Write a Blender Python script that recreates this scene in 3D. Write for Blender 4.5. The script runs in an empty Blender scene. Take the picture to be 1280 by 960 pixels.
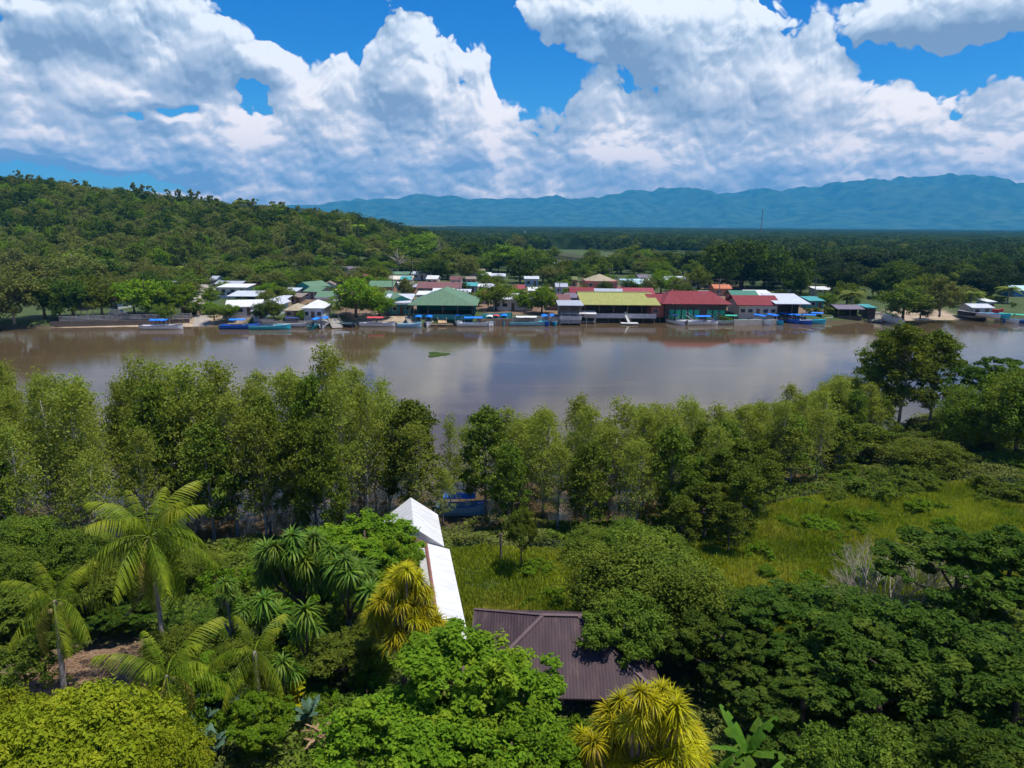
import bpy, math, random
import numpy as np
from mathutils import Vector, Matrix

# ------------------------------------------------------------------ camera
SC = bpy.context.scene
CAM_H = 25.0
FPX = 880.0
PITCH = math.radians(12.75)
ROLL = math.radians(0.45)
_f = Vector((0, math.cos(PITCH), -math.sin(PITCH)))
_r0 = Vector((1, 0, 0))
_u0 = Vector((0, math.sin(PITCH), math.cos(PITCH)))
_r = _r0 * math.cos(ROLL) + _u0 * math.sin(ROLL)
_u = _u0 * math.cos(ROLL) - _r0 * math.sin(ROLL)
cam_d = bpy.data.cameras.new('camera')
cam_d.sensor_width = 36.0
cam_d.lens = 36.0 * FPX / 1280.0
cam_d.clip_start = 0.5
cam_d.clip_end = 60000
cam = bpy.data.objects.new('camera', cam_d)
SC.collection.objects.link(cam)
m = Matrix((_r, _u, -_f)).transposed().to_4x4()
m.translation = Vector((0, 0, CAM_H))
cam.matrix_world = m
SC.camera = cam

def ray(px, py):
    return (_f + _r * ((px - 640) / FPX) + _u * ((480 - py) / FPX)).normalized()
def G(px, py, z=0.0):
    """the place on the level z that is seen at this point of the photograph"""
    d = ray(px, py)
    t = (z - CAM_H) / d.z
    return Vector((d.x * t, d.y * t, z))
def AT(px, py, D):
    """the place D metres ahead"""
    d = ray(px, py)
    t = D / d.y
    return Vector((d.x * t, D, CAM_H + d.z * t))
def azel(px, py):
    d = ray(px, py)
    return math.atan2(d.x, d.y), math.asin(d.z)

# ------------------------------------------------------------------ light
SUN_EL = math.radians(72)
SUN_AZ = math.radians(104)          # clockwise from straight ahead (+Y), high and to the right
sun_dir = Vector((math.sin(SUN_AZ) * math.cos(SUN_EL), math.cos(SUN_AZ) * math.cos(SUN_EL), math.sin(SUN_EL)))
sd = bpy.data.lights.new('sun', 'SUN')
sd.energy = 4.4
sd.angle = math.radians(0.53)
sd.color = (1.0, 0.955, 0.88)
sun = bpy.data.objects.new('sun', sd)
sun.rotation_euler = sun_dir.to_track_quat('Z', 'Y').to_euler()
sun.location = (0, 0, 200)
SC.collection.objects.link(sun)

SC.view_settings.view_transform = 'Standard'
SC.view_settings.look = 'None'
SC.view_settings.exposure = 0.42
SC.view_settings.gamma = 1.0
SC.view_settings.use_curve_mapping = False
SC.cycles.use_denoising = True
SC.cycles.max_bounces = 8
SC.cycles.diffuse_bounces = 4
SC.cycles.glossy_bounces = 3
SC.cycles.transmission_bounces = 3
SC.cycles.transparent_max_bounces = 8
SC.cycles.volume_bounces = 0
SC.cycles.caustics_reflective = False
SC.cycles.caustics_refractive = False
SC.cycles.use_adaptive_sampling = True
SC.cycles.adaptive_threshold = 0.02
SC.cycles.sample_clamp_indirect = 6.0

# ------------------------------------------------------------------ sky with cumulus (one function of direction)
class NT:
    def __init__(s, tree): s.t = tree
    def n(s, kind, **kw):
        nd = s.t.nodes.new(kind)
        for k, v in kw.items(): setattr(nd, k, v)
        return nd
    def put(s, sock, v):
        if isinstance(v, bpy.types.NodeSocket): s.t.links.new(v, sock)
        else: sock.default_value = v
    def math(s, op, a, b=None, c=None, clamp=False):
        nd = s.n('ShaderNodeMath', operation=op, use_clamp=clamp)
        s.put(nd.inputs[0], a)
        if b is not None: s.put(nd.inputs[1], b)
        if c is not None: s.put(nd.inputs[2], c)
        return nd.outputs[0]
    def vmath(s, op, a, b=None, out=0):
        nd = s.n('ShaderNodeVectorMath', operation=op)
        s.put(nd.inputs[0], a)
        if b is not None: s.put(nd.inputs[3 if op == 'SCALE' else 1], b)
        return nd.outputs[out]
    def smooth(s, v, a, b, lo=0.0, hi=1.0):
        nd = s.n('ShaderNodeMapRange', interpolation_type='SMOOTHSTEP')
        s.put(nd.inputs[0], v); nd.inputs[1].default_value = a; nd.inputs[2].default_value = b
        nd.inputs[3].default_value = lo; nd.inputs[4].default_value = hi
        return nd.outputs[0]
    def lin(s, v, a, b, lo=0.0, hi=1.0):
        nd = s.n('ShaderNodeMapRange')
        s.put(nd.inputs[0], v); nd.inputs[1].default_value = a; nd.inputs[2].default_value = b
        nd.inputs[3].default_value = lo; nd.inputs[4].default_value = hi
        return nd.outputs[0]
    def noise(s, vec, scale, detail=4, rough=0.55, dist=0.0, out=0, dim='3D'):
        nd = s.n('ShaderNodeTexNoise', noise_dimensions=dim)
        s.put(nd.inputs['Vector'], vec)
        nd.inputs['Scale'].default_value = scale; nd.inputs['Detail'].default_value = detail
        nd.inputs['Roughness'].default_value = rough; nd.inputs['Distortion'].default_value = dist
        return nd.outputs[out]
    def mix(s, f, a, b, mode='MIX'):
        nd = s.n('ShaderNodeMix', data_type='RGBA', blend_type=mode)
        s.put(nd.inputs[0], f)
        for i, v in ((6, a), (7, b)):
            if isinstance(v, tuple) and len(v) == 3: v = v + (1,)
            s.put(nd.inputs[i], v)
        return nd.outputs[2]
    def ramp(s, v, stops, interp='LINEAR'):
        nd = s.n('ShaderNodeValToRGB')
        s.put(nd.inputs[0], v)
        cr = nd.color_ramp; cr.interpolation = interp
        while len(cr.elements) < len(stops): cr.elements.new(0.5)
        for e, (p, c) in zip(cr.elements, stops):
            e.position = p; e.color = tuple(c) + (1,) if len(c) == 3 else c
        return nd.outputs[0]

#SKYBEGIN
# the top edge of the long bank of cumulus, as bearing and height in the sky
TOPS = [(-150,60),(0,58),(40,66),(75,88),(100,118),(140,150),(185,140),(215,128),(250,118),(285,100),(312,128),(350,112),(400,98),(440,100),
        (466,66),(480,22),(500,4),(522,8),(538,30),(546,58),(575,66),(600,80),(614,98),(626,140),(650,158),(690,150),(708,142),(722,126),(752,106),
        (785,106),(815,118),(850,124),(876,98),(896,72),(925,56),(960,52),(1000,44),(1028,48),(1046,78),(1062,112),(1085,134),(1110,140),(1150,134),
        (1190,116),(1225,114),(1280,120),(1430,110)]
BLOBS = [  # px, py, rx, ry of the separate clouds above the bank
    (165,50,100,58),(70,70,80,50),(90,105,110,26),(30,20,60,16),(330,78,40,24),
    (820,28,120,40),(880,62,64,58),(745,8,80,22),(905,20,62,30),
    (1195,10,95,34),
    (280,-170,260,80),(820,-190,300,90),(560,-350,420,110),(1180,-280,260,100),(-120,-230,220,110),(100,-480,500,120),(1000,-520,500,140),(540,-800,900,160)]  # unseen clouds overhead, added to grey the water reflections and whiten the fill
HOLES = [(30,222,150,15),(150,232,80,9),(222,135,30,9)]

U = 100.0 / FPX
def sky_uv(px, py):
    a, e = azel(px, py)
    return a / U, e / U
def make_field(name, detail):
    """height of the cloud mass at a direction: > 0 inside a cloud.  Direction = (bearing, height) in steps of 0.1136 rad"""
    fg = bpy.data.node_groups.new(name, 'ShaderNodeTree')
    fg.interface.new_socket('Vector', in_out='INPUT', socket_type='NodeSocketVector')
    fg.interface.new_socket('Field', in_out='OUTPUT', socket_type='NodeSocketFloat')
    F = NT(fg)
    gi = F.n('NodeGroupInput'); go = F.n('NodeGroupOutput')
    vec = gi.outputs[0]
    warp = F.noise(vec, 1.7, 3, 0.55, out=1, dim='2D')
    warp = F.vmath('SCALE', F.vmath('SUBTRACT', warp, (0.5, 0.5, 0.5)), 0.34)
    wv = F.vmath('ADD', vec, warp)
    sep = F.n('ShaderNodeSeparateXYZ'); F.put(sep.inputs[0], wv)
    wx, wy = sep.outputs[0], sep.outputs[1]
    fc = F.n('ShaderNodeFloatCurve')
    cm = fc.mapping
    cur = cm.curves[0]
    x0, x1 = -9.0, 9.0
    pp = [(0.0, 0.25)] + [((u - x0) / (x1 - x0), v / 8.0) for u, v in (sky_uv(*p) for p in TOPS)] + [(1.0, 0.25)]
    while len(cur.points) < len(pp): cur.points.new(0.5, 0.5)
    for i, (a, b) in enumerate(sorted(pp)):
        cur.points[i].location = (a, b)
        cur.points[i].handle_type = 'AUTO'
    cm.update()
    F.put(fc.inputs['Value'], F.lin(wx, x0, x1, 0, 1)); fc.inputs['Factor'].default_value = 1
    bank = F.math('MULTIPLY', F.math('SUBTRACT', F.math('MULTIPLY', fc.outputs[0], 8.0), wy), 1.25)
    fld = F.math('MINIMUM', bank, 1.0)
    for sign, lst in ((1, BLOBS), (-1, HOLES)):
        for (px, py, rx, ry) in lst:
            u, v = sky_uv(px, py)
            d = F.vmath('MULTIPLY', F.vmath('SUBTRACT', wv, (u, v, 0)), (100.0 / rx, 100.0 / ry, 0))
            dd = F.vmath('DOT_PRODUCT', d, d, 1)
            if sign > 0:
                fld = F.math('SMOOTH_MAX', fld, F.math('MULTIPLY_ADD', dd, -0.75, 0.75), 0.25)
            else:
                fld = F.math('SMOOTH_MIN', fld, F.math('MULTIPLY_ADD', dd, 0.7, -0.6), 0.3)
    sep2 = F.n('ShaderNodeSeparateXYZ'); F.put(sep2.inputs[0], vec)
    ey = F.math('MAXIMUM', sep2.outputs[1], 0.0)
    wv2 = F.vmath('ADD', vec, warp)
    def heap(v, scale, det, rough):
        vo = F.n('ShaderNodeTexVoronoi', voronoi_dimensions='2D', feature='SMOOTH_F1', normalize=True)
        F.put(vo.inputs['Vector'], v); vo.inputs['Scale'].default_value = scale
        vo.inputs['Detail'].default_value = det; vo.inputs['Roughness'].default_value = rough
        vo.inputs['Lacunarity'].default_value = 2.2; vo.inputs['Smoothness'].default_value = 0.2
        return vo.outputs['Distance']
    near = heap(wv2, 1.75, detail, 0.50)
    farv = F.vmath('MULTIPLY', F.vmath('ADD', vec, F.vmath('SCALE', warp, 0.45)), (1.0, 1.9, 1.0))
    far_ = heap(farv, 3.4, max(0.5, detail - 1.0), 0.50)
    low = F.smooth(ey, 0.3, 2.1, 1.0, 0.0)                 # clouds low in the sky are far away and small
    vd = F.math('ADD', F.math('MULTIPLY', near, F.math('SUBTRACT', 1.0, F.math('MULTIPLY', low, 0.6))), F.math('MULTIPLY', far_, F.math('MULTIPLY', low, 0.6)))
    n1 = F.noise(wv2, 1.0, detail + 2, 0.52, dim='2D')
    vd = F.math('MULTIPLY', vd, vd)                        # rounded heaps with creases between them
    fld = F.math('ADD', fld, F.math('MULTIPLY', F.math('SUBTRACT', 0.17, vd), 2.9))
    fld = F.math('ADD', fld, F.math('MULTIPLY', F.math('SUBTRACT', n1, 0.5), 0.75))
    F.put(go.inputs[0], fld)
    return fg
fg_fine = make_field('cumulus_field', 3.0)
fg_soft = make_field('cumulus_field_soft', 0.5)

world = bpy.data.worlds.new('World'); SC.world = world
world.use_nodes = True
world.cycles.sampling_method = 'MANUAL'; world.cycles.sample_map_resolution = 256
wt = world.node_tree
for nd in list(wt.nodes): wt.nodes.remove(nd)
W = NT(wt)
sky = W.n('ShaderNodeTexSky', sky_type='NISHITA')
sky.sun_disc = False
sky.sun_elevation = SUN_EL
sky.sun_rotation = SUN_AZ
sky.altitude = 0; sky.air_density = 1.0; sky.dust_density = 0.3; sky.ozone_density = 2.5
tc = W.n('ShaderNodeTexCoord')
sp = W.n('ShaderNodeSeparateXYZ'); W.put(sp.inputs[0], tc.outputs['Generated'])
az = W.math('ARCTAN2', sp.outputs[0], sp.outputs[1])
el = W.math('ARCSINE', sp.outputs[2])
cb = W.n('ShaderNodeCombineXYZ'); W.put(cb.inputs[0], W.math('DIVIDE', az, U)); W.put(cb.inputs[1], W.math('DIVIDE', el, U))
def field(v, fg):
    g = W.n('ShaderNodeGroup'); g.node_tree = fg
    W.put(g.inputs[0], v); return g.outputs[0]
P0 = cb.outputs[0]
f0 = field(P0, fg_fine)
f1 = field(W.vmath('ADD', P0, (0.022, 0.060, 0)), fg_fine)
f2 = field(W.vmath('ADD', P0, (0.08, 0.30, 0)), fg_soft)
dens = W.smooth(f0, 0.0, 0.11)
# bright where the cloud thins out towards the sun, grey where more cloud lies above
small = W.math('MULTIPLY', W.math('SUBTRACT', f0, f1), 1.15)
large = W.math('MULTIPLY', W.math('SUBTRACT', f0, f2), 0.50)
lit = W.math('ADD', W.math('ADD', small, large), 0.45)
big = W.noise(W.vmath('MULTIPLY', P0, (1.0, 1.7, 1.0)), 1.15, 2, 0.45, 0.0, dim='2D')      # cloud shadowing cloud
lit = W.math('ADD', lit, W.math('MULTIPLY', W.math('SUBTRACT', big, 0.5), 1.25))
lit = W.math('SUBTRACT', lit, W.math('MULTIPLY', W.smooth(f0, 0.3, 1.6), 0.12))
lit = W.math('MINIMUM', W.math('MAXIMUM', lit, 0.0), 1.0)
ccol = W.ramp(lit, [(0.0, (0.22, 0.28, 0.38)), (0.3, (0.35, 0.42, 0.52)), (0.6, (0.52, 0.58, 0.66)), (0.85, (0.80, 0.83, 0.86)), (1.0, (0.97, 0.97, 0.96))])
skyc = W.n('ShaderNodeHueSaturation'); skyc.inputs['Saturation'].default_value = 1.45
skyc.inputs['Value'].default_value = 1.0
W.put(skyc.inputs['Color'], sky.outputs[0])
SKY_S = 0.085
blue = W.mix(1.0, skyc.outputs[0], (0.27, 0.74, 1.20), 'MULTIPLY')
cloud = W.mix(1.0, ccol, (1/SKY_S*0.95,)*3, 'MULTIPLY')
cloud = W.mix(W.smooth(W.math('DIVIDE', el, U), 0.2, 2.2, 1.0, 0.0), cloud, W.mix(1.0, cloud, (1.95, 1.50, 1.15), 'MULTIPLY'))   # the bright distant bank
blue = W.mix(W.smooth(W.math('DIVIDE', el, U), 0.0, 2.4, 1.0, 0.0), blue, W.mix(1.0, blue, (2.6, 1.6, 1.15), 'MULTIPLY'))   # paler towards the horizon
# thin high veil
veil = W.noise(W.vmath('MULTIPLY', P0, (0.35, 1.6, 1)), 0.8, 4, 0.55)
veil = W.math('MULTIPLY', W.smooth(veil, 0.55, 0.8), 0.22)
blue = W.mix(veil, blue, cloud)
col = W.mix(dens, blue, cloud)
bg = W.n('ShaderNodeBackground'); bg.inputs[1].default_value = SKY_S
W.put(bg.inputs[0], col)
wo = W.n('ShaderNodeOutputWorld'); W.put(wo.inputs[0], bg.outputs[0])
#SKYEND

# ================================================================== helpers
COL = SC.collection
def link(o):
    COL.objects.link(o); return o
def tag(o, label=None, cat=None, group=None, kind=None):
    if label: o['label'] = label
    if cat: o['category'] = cat
    if group: o['group'] = group
    if kind: o['kind'] = kind
    return o
def empty(name, loc, rz=0.0, scale=1.0):
    o = bpy.data.objects.new(name, None)
    o.location = loc; o.rotation_euler = (0, 0, rz); o.scale = (scale,) * 3
    o.empty_display_size = 0.5
    return link(o)
def obj(name, me, parent=None, loc=None, rot=None, mat=None):
    o = bpy.data.objects.new(name, me); link(o)
    if parent: o.parent = parent
    if loc is not None: o.location = loc
    if rot is not None: o.rotation_euler = rot
    if mat is not None and not me.materials: me.materials.append(mat)
    return o
def copy_tree(o, parent=None):
    c = o.copy(); COL.objects.link(c)
    if parent: c.parent = parent
    for ch in list(o.children): copy_tree(ch, c)
    return c

def np_mesh(name, V, Fq, mats, mi=None, smooth=False, attrs=None):
    """mesh from numpy: V n x 3, Fq faces m x k (k = 3 or 4) or a list of such arrays"""
    if not isinstance(Fq, list): Fq = [Fq]
    me = bpy.data.meshes.new(name)
    V = np.asarray(V, dtype=np.float32)
    loops = np.concatenate([f.reshape(-1) for f in Fq]).astype(np.int32)
    tot = np.concatenate([np.full(len(f), f.shape[1], dtype=np.int32) for f in Fq])
    start = np.concatenate([[0], np.cumsum(tot)[:-1]]).astype(np.int32)
    me.vertices.add(len(V)); me.vertices.foreach_set('co', V.reshape(-1))
    me.loops.add(len(loops)); me.loops.foreach_set('vertex_index', loops)
    me.polygons.add(len(tot)); me.polygons.foreach_set('loop_start', start); me.polygons.foreach_set('loop_total', tot)
    if mi is not None: me.polygons.foreach_set('material_index', np.asarray(mi, dtype=np.int32))
    me.polygons.foreach_set('use_smooth', np.full(len(tot), bool(smooth)))
    for mt in (mats if isinstance(mats, (list, tuple)) else [mats]): me.materials.append(mt)
    for k, (dom, arr) in (attrs or {}).items():
        a = me.attributes.new(k, 'FLOAT', dom); a.data.foreach_set('value', np.asarray(arr, dtype=np.float32))
    me.update(calc_edges=True)
    return me

class MB:
    """collects boxes, beams, tubes and polygons into one mesh"""
    def __init__(s): s.v = []; s.f = []
    def add(s, vs, fs):
        n = len(s.v); s.v += [tuple(p) for p in vs]; s.f += [tuple(i + n for i in f) for f in fs]; return s
    def box(s, x0, x1, y0, y1, z0, z1):
        return s.add([(x0,y0,z0),(x1,y0,z0),(x1,y1,z0),(x0,y1,z0),(x0,y0,z1),(x1,y0,z1),(x1,y1,z1),(x0,y1,z1)],
                     [(0,3,2,1),(4,5,6,7),(0,1,5,4),(1,2,6,5),(2,3,7,6),(3,0,4,7)])
    def beam(s, a, b, w=0.1, h=None):
        a = Vector(a); b = Vector(b); h = h or w
        d = (b - a).normalized()
        up = Vector((0, 0, 1)) if abs(d.z) < 0.95 else Vector((0, 1, 0))
        x = d.cross(up).normalized() * w / 2; y = x.cross(d).normalized() * h / 2
        vs = [a - x - y, a + x - y, a + x + y, a - x + y, b - x - y, b + x - y, b + x + y, b - x + y]
        return s.add(vs, [(0,1,2,3),(7,6,5,4),(4,5,1,0),(5,6,2,1),(6,7,3,2),(7,4,0,3)])
    def tube(s, pts, rads, n=7, cap=True):
        pts = [Vector(p) for p in pts]; base = len(s.v)
        if not hasattr(rads, '__len__'): rads = [rads] * len(pts)
        for i, p in enumerate(pts):
            d = (pts[min(i + 1, len(pts) - 1)] - pts[max(i - 1, 0)]).normalized()
            up = Vector((0, 0, 1)) if abs(d.z) < 0.9 else Vector((0, 1, 0))
            x = d.cross(up).normalized(); y = x.cross(d).normalized()
            for k in range(n):
                a = 2 * math.pi * k / n
                s.v.append(tuple(p + (x * math.cos(a) + y * math.sin(a)) * rads[i]))
        for i in range(len(pts) - 1):
            for k in range(n):
                a = base + i * n + k; b = base + i * n + (k + 1) % n
                s.f.append((a, b, b + n, a + n))
        if cap:
            s.f.append(tuple(base + k for k in range(n))[::-1])
            s.f.append(tuple(base + (len(pts) - 1) * n + k for k in range(n)))
        return s
    def slab(s, poly, t):
        """a polygon in space given thickness t straight down"""
        n = len(poly); lo = [(p[0], p[1], p[2] - t) for p in poly]
        fs = [tuple(range(n)), tuple(range(2 * n - 1, n - 1, -1))]
        fs += [((i + 1) % n, i, i + n, (i + 1) % n + n) for i in range(n)]
        return s.add(list(poly) + lo, fs)
    def mesh(s, name, mat, smooth=False):
        me = bpy.data.meshes.new(name); me.from_pydata(s.v, [], s.f)
        if mat: me.materials.append(mat)
        if smooth: me.polygons.foreach_set('use_smooth', [True] * len(me.polygons))
        me.update(); return me
    def build(s, name, mat, parent=None, loc=None, rot=None, smooth=False):
        return obj(name, s.mesh(name, mat, smooth), parent, loc, rot)

# value noise
def _hash(ix, iy, seed):
    h = (ix.astype(np.int64) * 374761393 + iy.astype(np.int64) * 668265263 + seed * 974711) & 0xffffffff
    h = ((h ^ (h >> 13)) * 1274126177) & 0xffffffff
    return ((h ^ (h >> 16)) & 0xffff) / 65535.0
def vnoise(x, y, seed=0):
    ix = np.floor(x); iy = np.floor(y); fx = x - ix; fy = y - iy
    fx = fx * fx * (3 - 2 * fx); fy = fy * fy * (3 - 2 * fy)
    a = _hash(ix, iy, seed); b = _hash(ix + 1, iy, seed); c = _hash(ix, iy + 1, seed); d = _hash(ix + 1, iy + 1, seed)
    return (a * (1 - fx) + b * fx) * (1 - fy) + (c * (1 - fx) + d * fx) * fy
def fbm(x, y, oct=4, seed=0, rough=0.5):
    x = np.asarray(x, float); y = np.asarray(y, float)
    t = 0; a = 1; n = 0
    for i in range(oct):
        t = t + a * vnoise(x, y, seed + i * 17); n += a; a *= rough; x = x * 2.03 + 11.3; y = y * 2.03 + 5.7
    return t / n
def sstep(a, b, x):
    t = np.clip((np.asarray(x, float) - a) / (b - a), 0, 1); return t * t * (3 - 2 * t)

# ------------------------------------------------------------------ materials
def new_mat(name):
    mt = bpy.data.materials.new(name); mt.use_nodes = True
    t = mt.node_tree
    for n in list(t.nodes): t.nodes.remove(n)
    N = NT(t); p = N.n('ShaderNodeBsdfPrincipled'); o = N.n('ShaderNodeOutputMaterial')
    t.links.new(p.outputs[0], o.inputs[0])
    p.inputs['Specular IOR Level'].default_value = 0.3
    return mt, N, p, o
_pm = {}
def paint(name, col, rough=0.6, var=0.18, metal=0.0, scale=1.2, grime=0.25):
    """weathered paint: base colour broken up by stains in the object's own space"""
    if name in _pm: return _pm[name]
    mt, N, p, o = new_mat(name)
    tcn = N.n('ShaderNodeTexCoord').outputs['Object']
    n1 = N.noise(tcn, scale, 5, 0.62)
    n2 = N.noise(N.vmath('MULTIPLY', tcn, (3.0, 3.0, 0.5)), scale * 1.5, 4, 0.6)
    c = N.mix(N.smooth(n1, 0.3, 0.75), tuple(x * (1 - var) for x in col), tuple(min(1, x * (1 + var * 0.6)) for x in col))
    dirt = tuple(0.4 * x + 0.6 * y for x, y in zip(col, (0.16, 0.12, 0.08)))
    c = N.mix(N.math('MULTIPLY', N.smooth(n2, 0.5, 0.8), grime * 2), c, dirt)
    N.put(p.inputs['Base Color'], c); p.inputs['Roughness'].default_value = rough; p.inputs['Metallic'].default_value = metal
    _pm[name] = mt; return mt
def roofmat(name, col, rust=0.25, rough=0.65, along='x', pitch=0.35, stain=(0.20, 0.11, 0.07)):
    """painted corrugated sheet: ribs, lap lines, streaks and rust"""
    key = name + along
    if key in _pm: return _pm[key]
    mt, N, p, o = new_mat(name)
    tcn = N.n('ShaderNodeTexCoord').outputs['Object']
    s = N.n('ShaderNodeSeparateXYZ'); N.put(s.inputs[0], tcn)
    a = s.outputs[0] if along == 'x' else s.outputs[1]
    rib = N.math('SINE', N.math('MULTIPLY', a, 2 * math.pi / pitch))
    sheet = N.n('ShaderNodeTexWhiteNoise', noise_dimensions='1D')
    N.put(sheet.inputs['W'], N.math('FLOOR', N.math('DIVIDE', a, 1.05)))
    sc = (2.6, 0.35, 1.0) if along == 'x' else (0.35, 2.6, 1.0)
    streak = N.noise(N.vmath('MULTIPLY', tcn, sc), 1.1, 5, 0.6)
    blot = N.noise(tcn, 0.45, 4, 0.6)
    c = N.mix(N.smooth(streak, 0.3, 0.75), tuple(x * 0.78 for x in col), tuple(min(1, x * 1.12) for x in col))
    c = N.mix(N.math('MULTIPLY', sheet.outputs['Value'], 0.16), c, tuple(min(1, x * 0.7 + 0.05) for x in col))
    c = N.mix(N.math('MULTIPLY', N.math('MULTIPLY', N.smooth(streak, 0.45, 0.8), N.smooth(blot, 0.4, 0.65)), rust * 2.2, clamp=True), c, stain)
    N.put(p.inputs['Base Color'], c); p.inputs['Roughness'].default_value = rough
    b = N.n('ShaderNodeBump'); b.inputs['Strength'].default_value = 0.28; b.inputs['Distance'].default_value = 0.03
    N.put(b.inputs['Height'], rib); N.put(p.inputs['Normal'], b.outputs[0])
    _pm[key] = mt; return mt
def leafmat(name, dark, light, young=None, trans=0.35, rough=0.65, hue=0.02, patch=1.3, spec=0.05):
    """leaves: own tint per leaf, patches of younger leaves, and light passing through"""
    mt, N, p, o = new_mat(name)
    at = N.n('ShaderNodeAttribute', attribute_name='tint').outputs['Fac']
    oi = N.n('ShaderNodeObjectInfo').outputs['Random']
    tcn = N.n('ShaderNodeTexCoord').outputs['Object']
    n1 = N.noise(tcn, patch, 3, 0.55)
    c = N.mix(at, dark, light)
    if young: c = N.mix(N.math('MULTIPLY', N.smooth(n1, 0.48, 0.72), 0.75), c, young)
    hs = N.n('ShaderNodeHueSaturation')
    N.put(hs.inputs['Hue'], N.lin(oi, 0, 1, 0.5 - hue * 0.8, 0.5 + hue * 0.3)); N.put(hs.inputs['Value'], N.lin(oi, 0, 1, 0.82, 1.18)); N.put(hs.inputs['Color'], c)
    N.put(p.inputs['Base Color'], hs.outputs[0]); p.inputs['Roughness'].default_value = rough
    p.inputs['Specular IOR Level'].default_value = spec
    tr = N.n('ShaderNodeBsdfTranslucent')
    N.put(tr.inputs[0], N.mix(1.0, hs.outputs[0], (1.25, 1.15, 0.5), 'MULTIPLY'))
    mx = N.n('ShaderNodeMixShader'); mx.inputs[0].default_value = trans
    N.t.links.new(p.outputs[0], mx.inputs[1]); N.t.links.new(tr.outputs[0], mx.inputs[2]); N.t.links.new(mx.outputs[0], o.inputs[0])
    return mt
def barkmat(name, a, b, scale=3.0):
    mt, N, p, o = new_mat(name)
    tcn = N.n('ShaderNodeTexCoord').outputs['Object']
    n1 = N.noise(N.vmath('MULTIPLY', tcn, (1.5, 1.5, 0.4)), scale, 5, 0.65)
    N.put(p.inputs['Base Color'], N.mix(N.smooth(n1, 0.3, 0.7), a, b)); p.inputs['Roughness'].default_value = 0.9
    return mt

# ================================================================== ground
SHORE_N = [(-400, 40), (-120, 48), (-60, 50), (-30, 51), (-10, 54), (0, 57), (10, 56), (20, 60), (35, 72), (50, 88), (70, 104), (100, 118), (160, 140), (400, 200)]
_fp = [G(px, py, 0) for px, py in [(-260,418),(-100,413),(0,411),(100,409.5),(170,408.5),(240,408.5),(300,407),(400,406),(470,406.5),(520,407),(640,405),(700,404.5),(830,402.5),(920,401),(960,403),(1040,403.5),(1100,402.5),(1160,400),(1240,400),(1290,400),(1400,397),(1600,394)]]
SHORE_F = [(-900, _fp[0].y + 30)] + [(p.x, p.y) for p in _fp] + [(900, _fp[-1].y + 40)]
def shore_n(X): return np.interp(X, [a for a, b in SHORE_N], [b for a, b in SHORE_N])
def shore_f(X): return np.interp(X, [a for a, b in SHORE_F], [b for a, b in SHORE_F])
# the wooded hill: height of its crest along X
_hp = []
for px, py in [(-250,205),(-100,212),(0,222),(60,228),(120,235),(200,246),(260,253),(320,258),(380,262),(420,268),(450,276),(490,288),(530,305),(560,330)]:
    q = AT(px, py, 450.0); _hp.append((q.x, max(0.0, q.z - 13.0)))
HX = [a for a, b in _hp]; HZ = [b for a, b in _hp]
POND = [G(676, 324, 0), 34.0, 120.0]
TZ = 1.7
_bx = lambda px: G(px, 408, 0).x
SANDX = [(_bx(a), _bx(b)) for a, b in ((75, 270), (275, 300), (425, 520), (880, 925), (1155, 1252))]
def sand_zone(X):
    r = np.zeros(X.shape, bool)
    for a, b in SANDX: r |= (X > a) & (X < b)
    return r
def ground(X, Y):
    X = np.asarray(X, float); Y = np.asarray(Y, float)
    wob = (fbm(X * 0.15, Y * 0.15, 3, 5) - 0.5) * 3.0
    dn = shore_n(X) - Y + wob
    zn = np.where(dn > 0, sstep(0, 6, dn) * 0.7 + sstep(6, 40, dn) * 1.6 + (fbm(X * 0.3, Y * 0.3, 3, 9) - 0.5) * 0.35 * sstep(0, 4, dn), -1.8 * sstep(0, 8, -dn))
    df = Y - shore_f(X) + wob * 0.12
    hill = np.interp(X, HX, HZ) * sstep(255, 445, Y + (fbm(X * 0.01, Y * 0.01, 2, 3) - 0.5) * 60) * (1 - 0.7 * sstep(520, 800, Y))
    zf = np.where(df > 0, TZ * sstep(0, np.where(sand_zone(X), 15, 3.2), df) + hill + (fbm(X * 0.05, Y * 0.05, 3, 21) - 0.5) * 0.3 * sstep(8, 30, df), -1.8 * sstep(0, 8, -df))
    e = ((X - POND[0].x) / POND[1]) ** 2 + ((Y - POND[0].y) / POND[2]) ** 2
    zf = zf - 3.2 * (1 - sstep(0.8, 1.25, e))
    mid = (shore_n(X) + shore_f(X)) / 2
    return np.where(Y < mid, zn, zf)
def gz(x, y): return float(ground(np.array([x]), np.array([y]))[0])
def GG(px, py):
    """the spot of ground seen at this point of the photograph"""
    z = 1.2
    for _ in range(6):
        p = G(px, py, z); z = gz(p.x, p.y)
        if p.y > 130: z = max(z, 1.2)
    return Vector((p.x, p.y, z))

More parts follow.
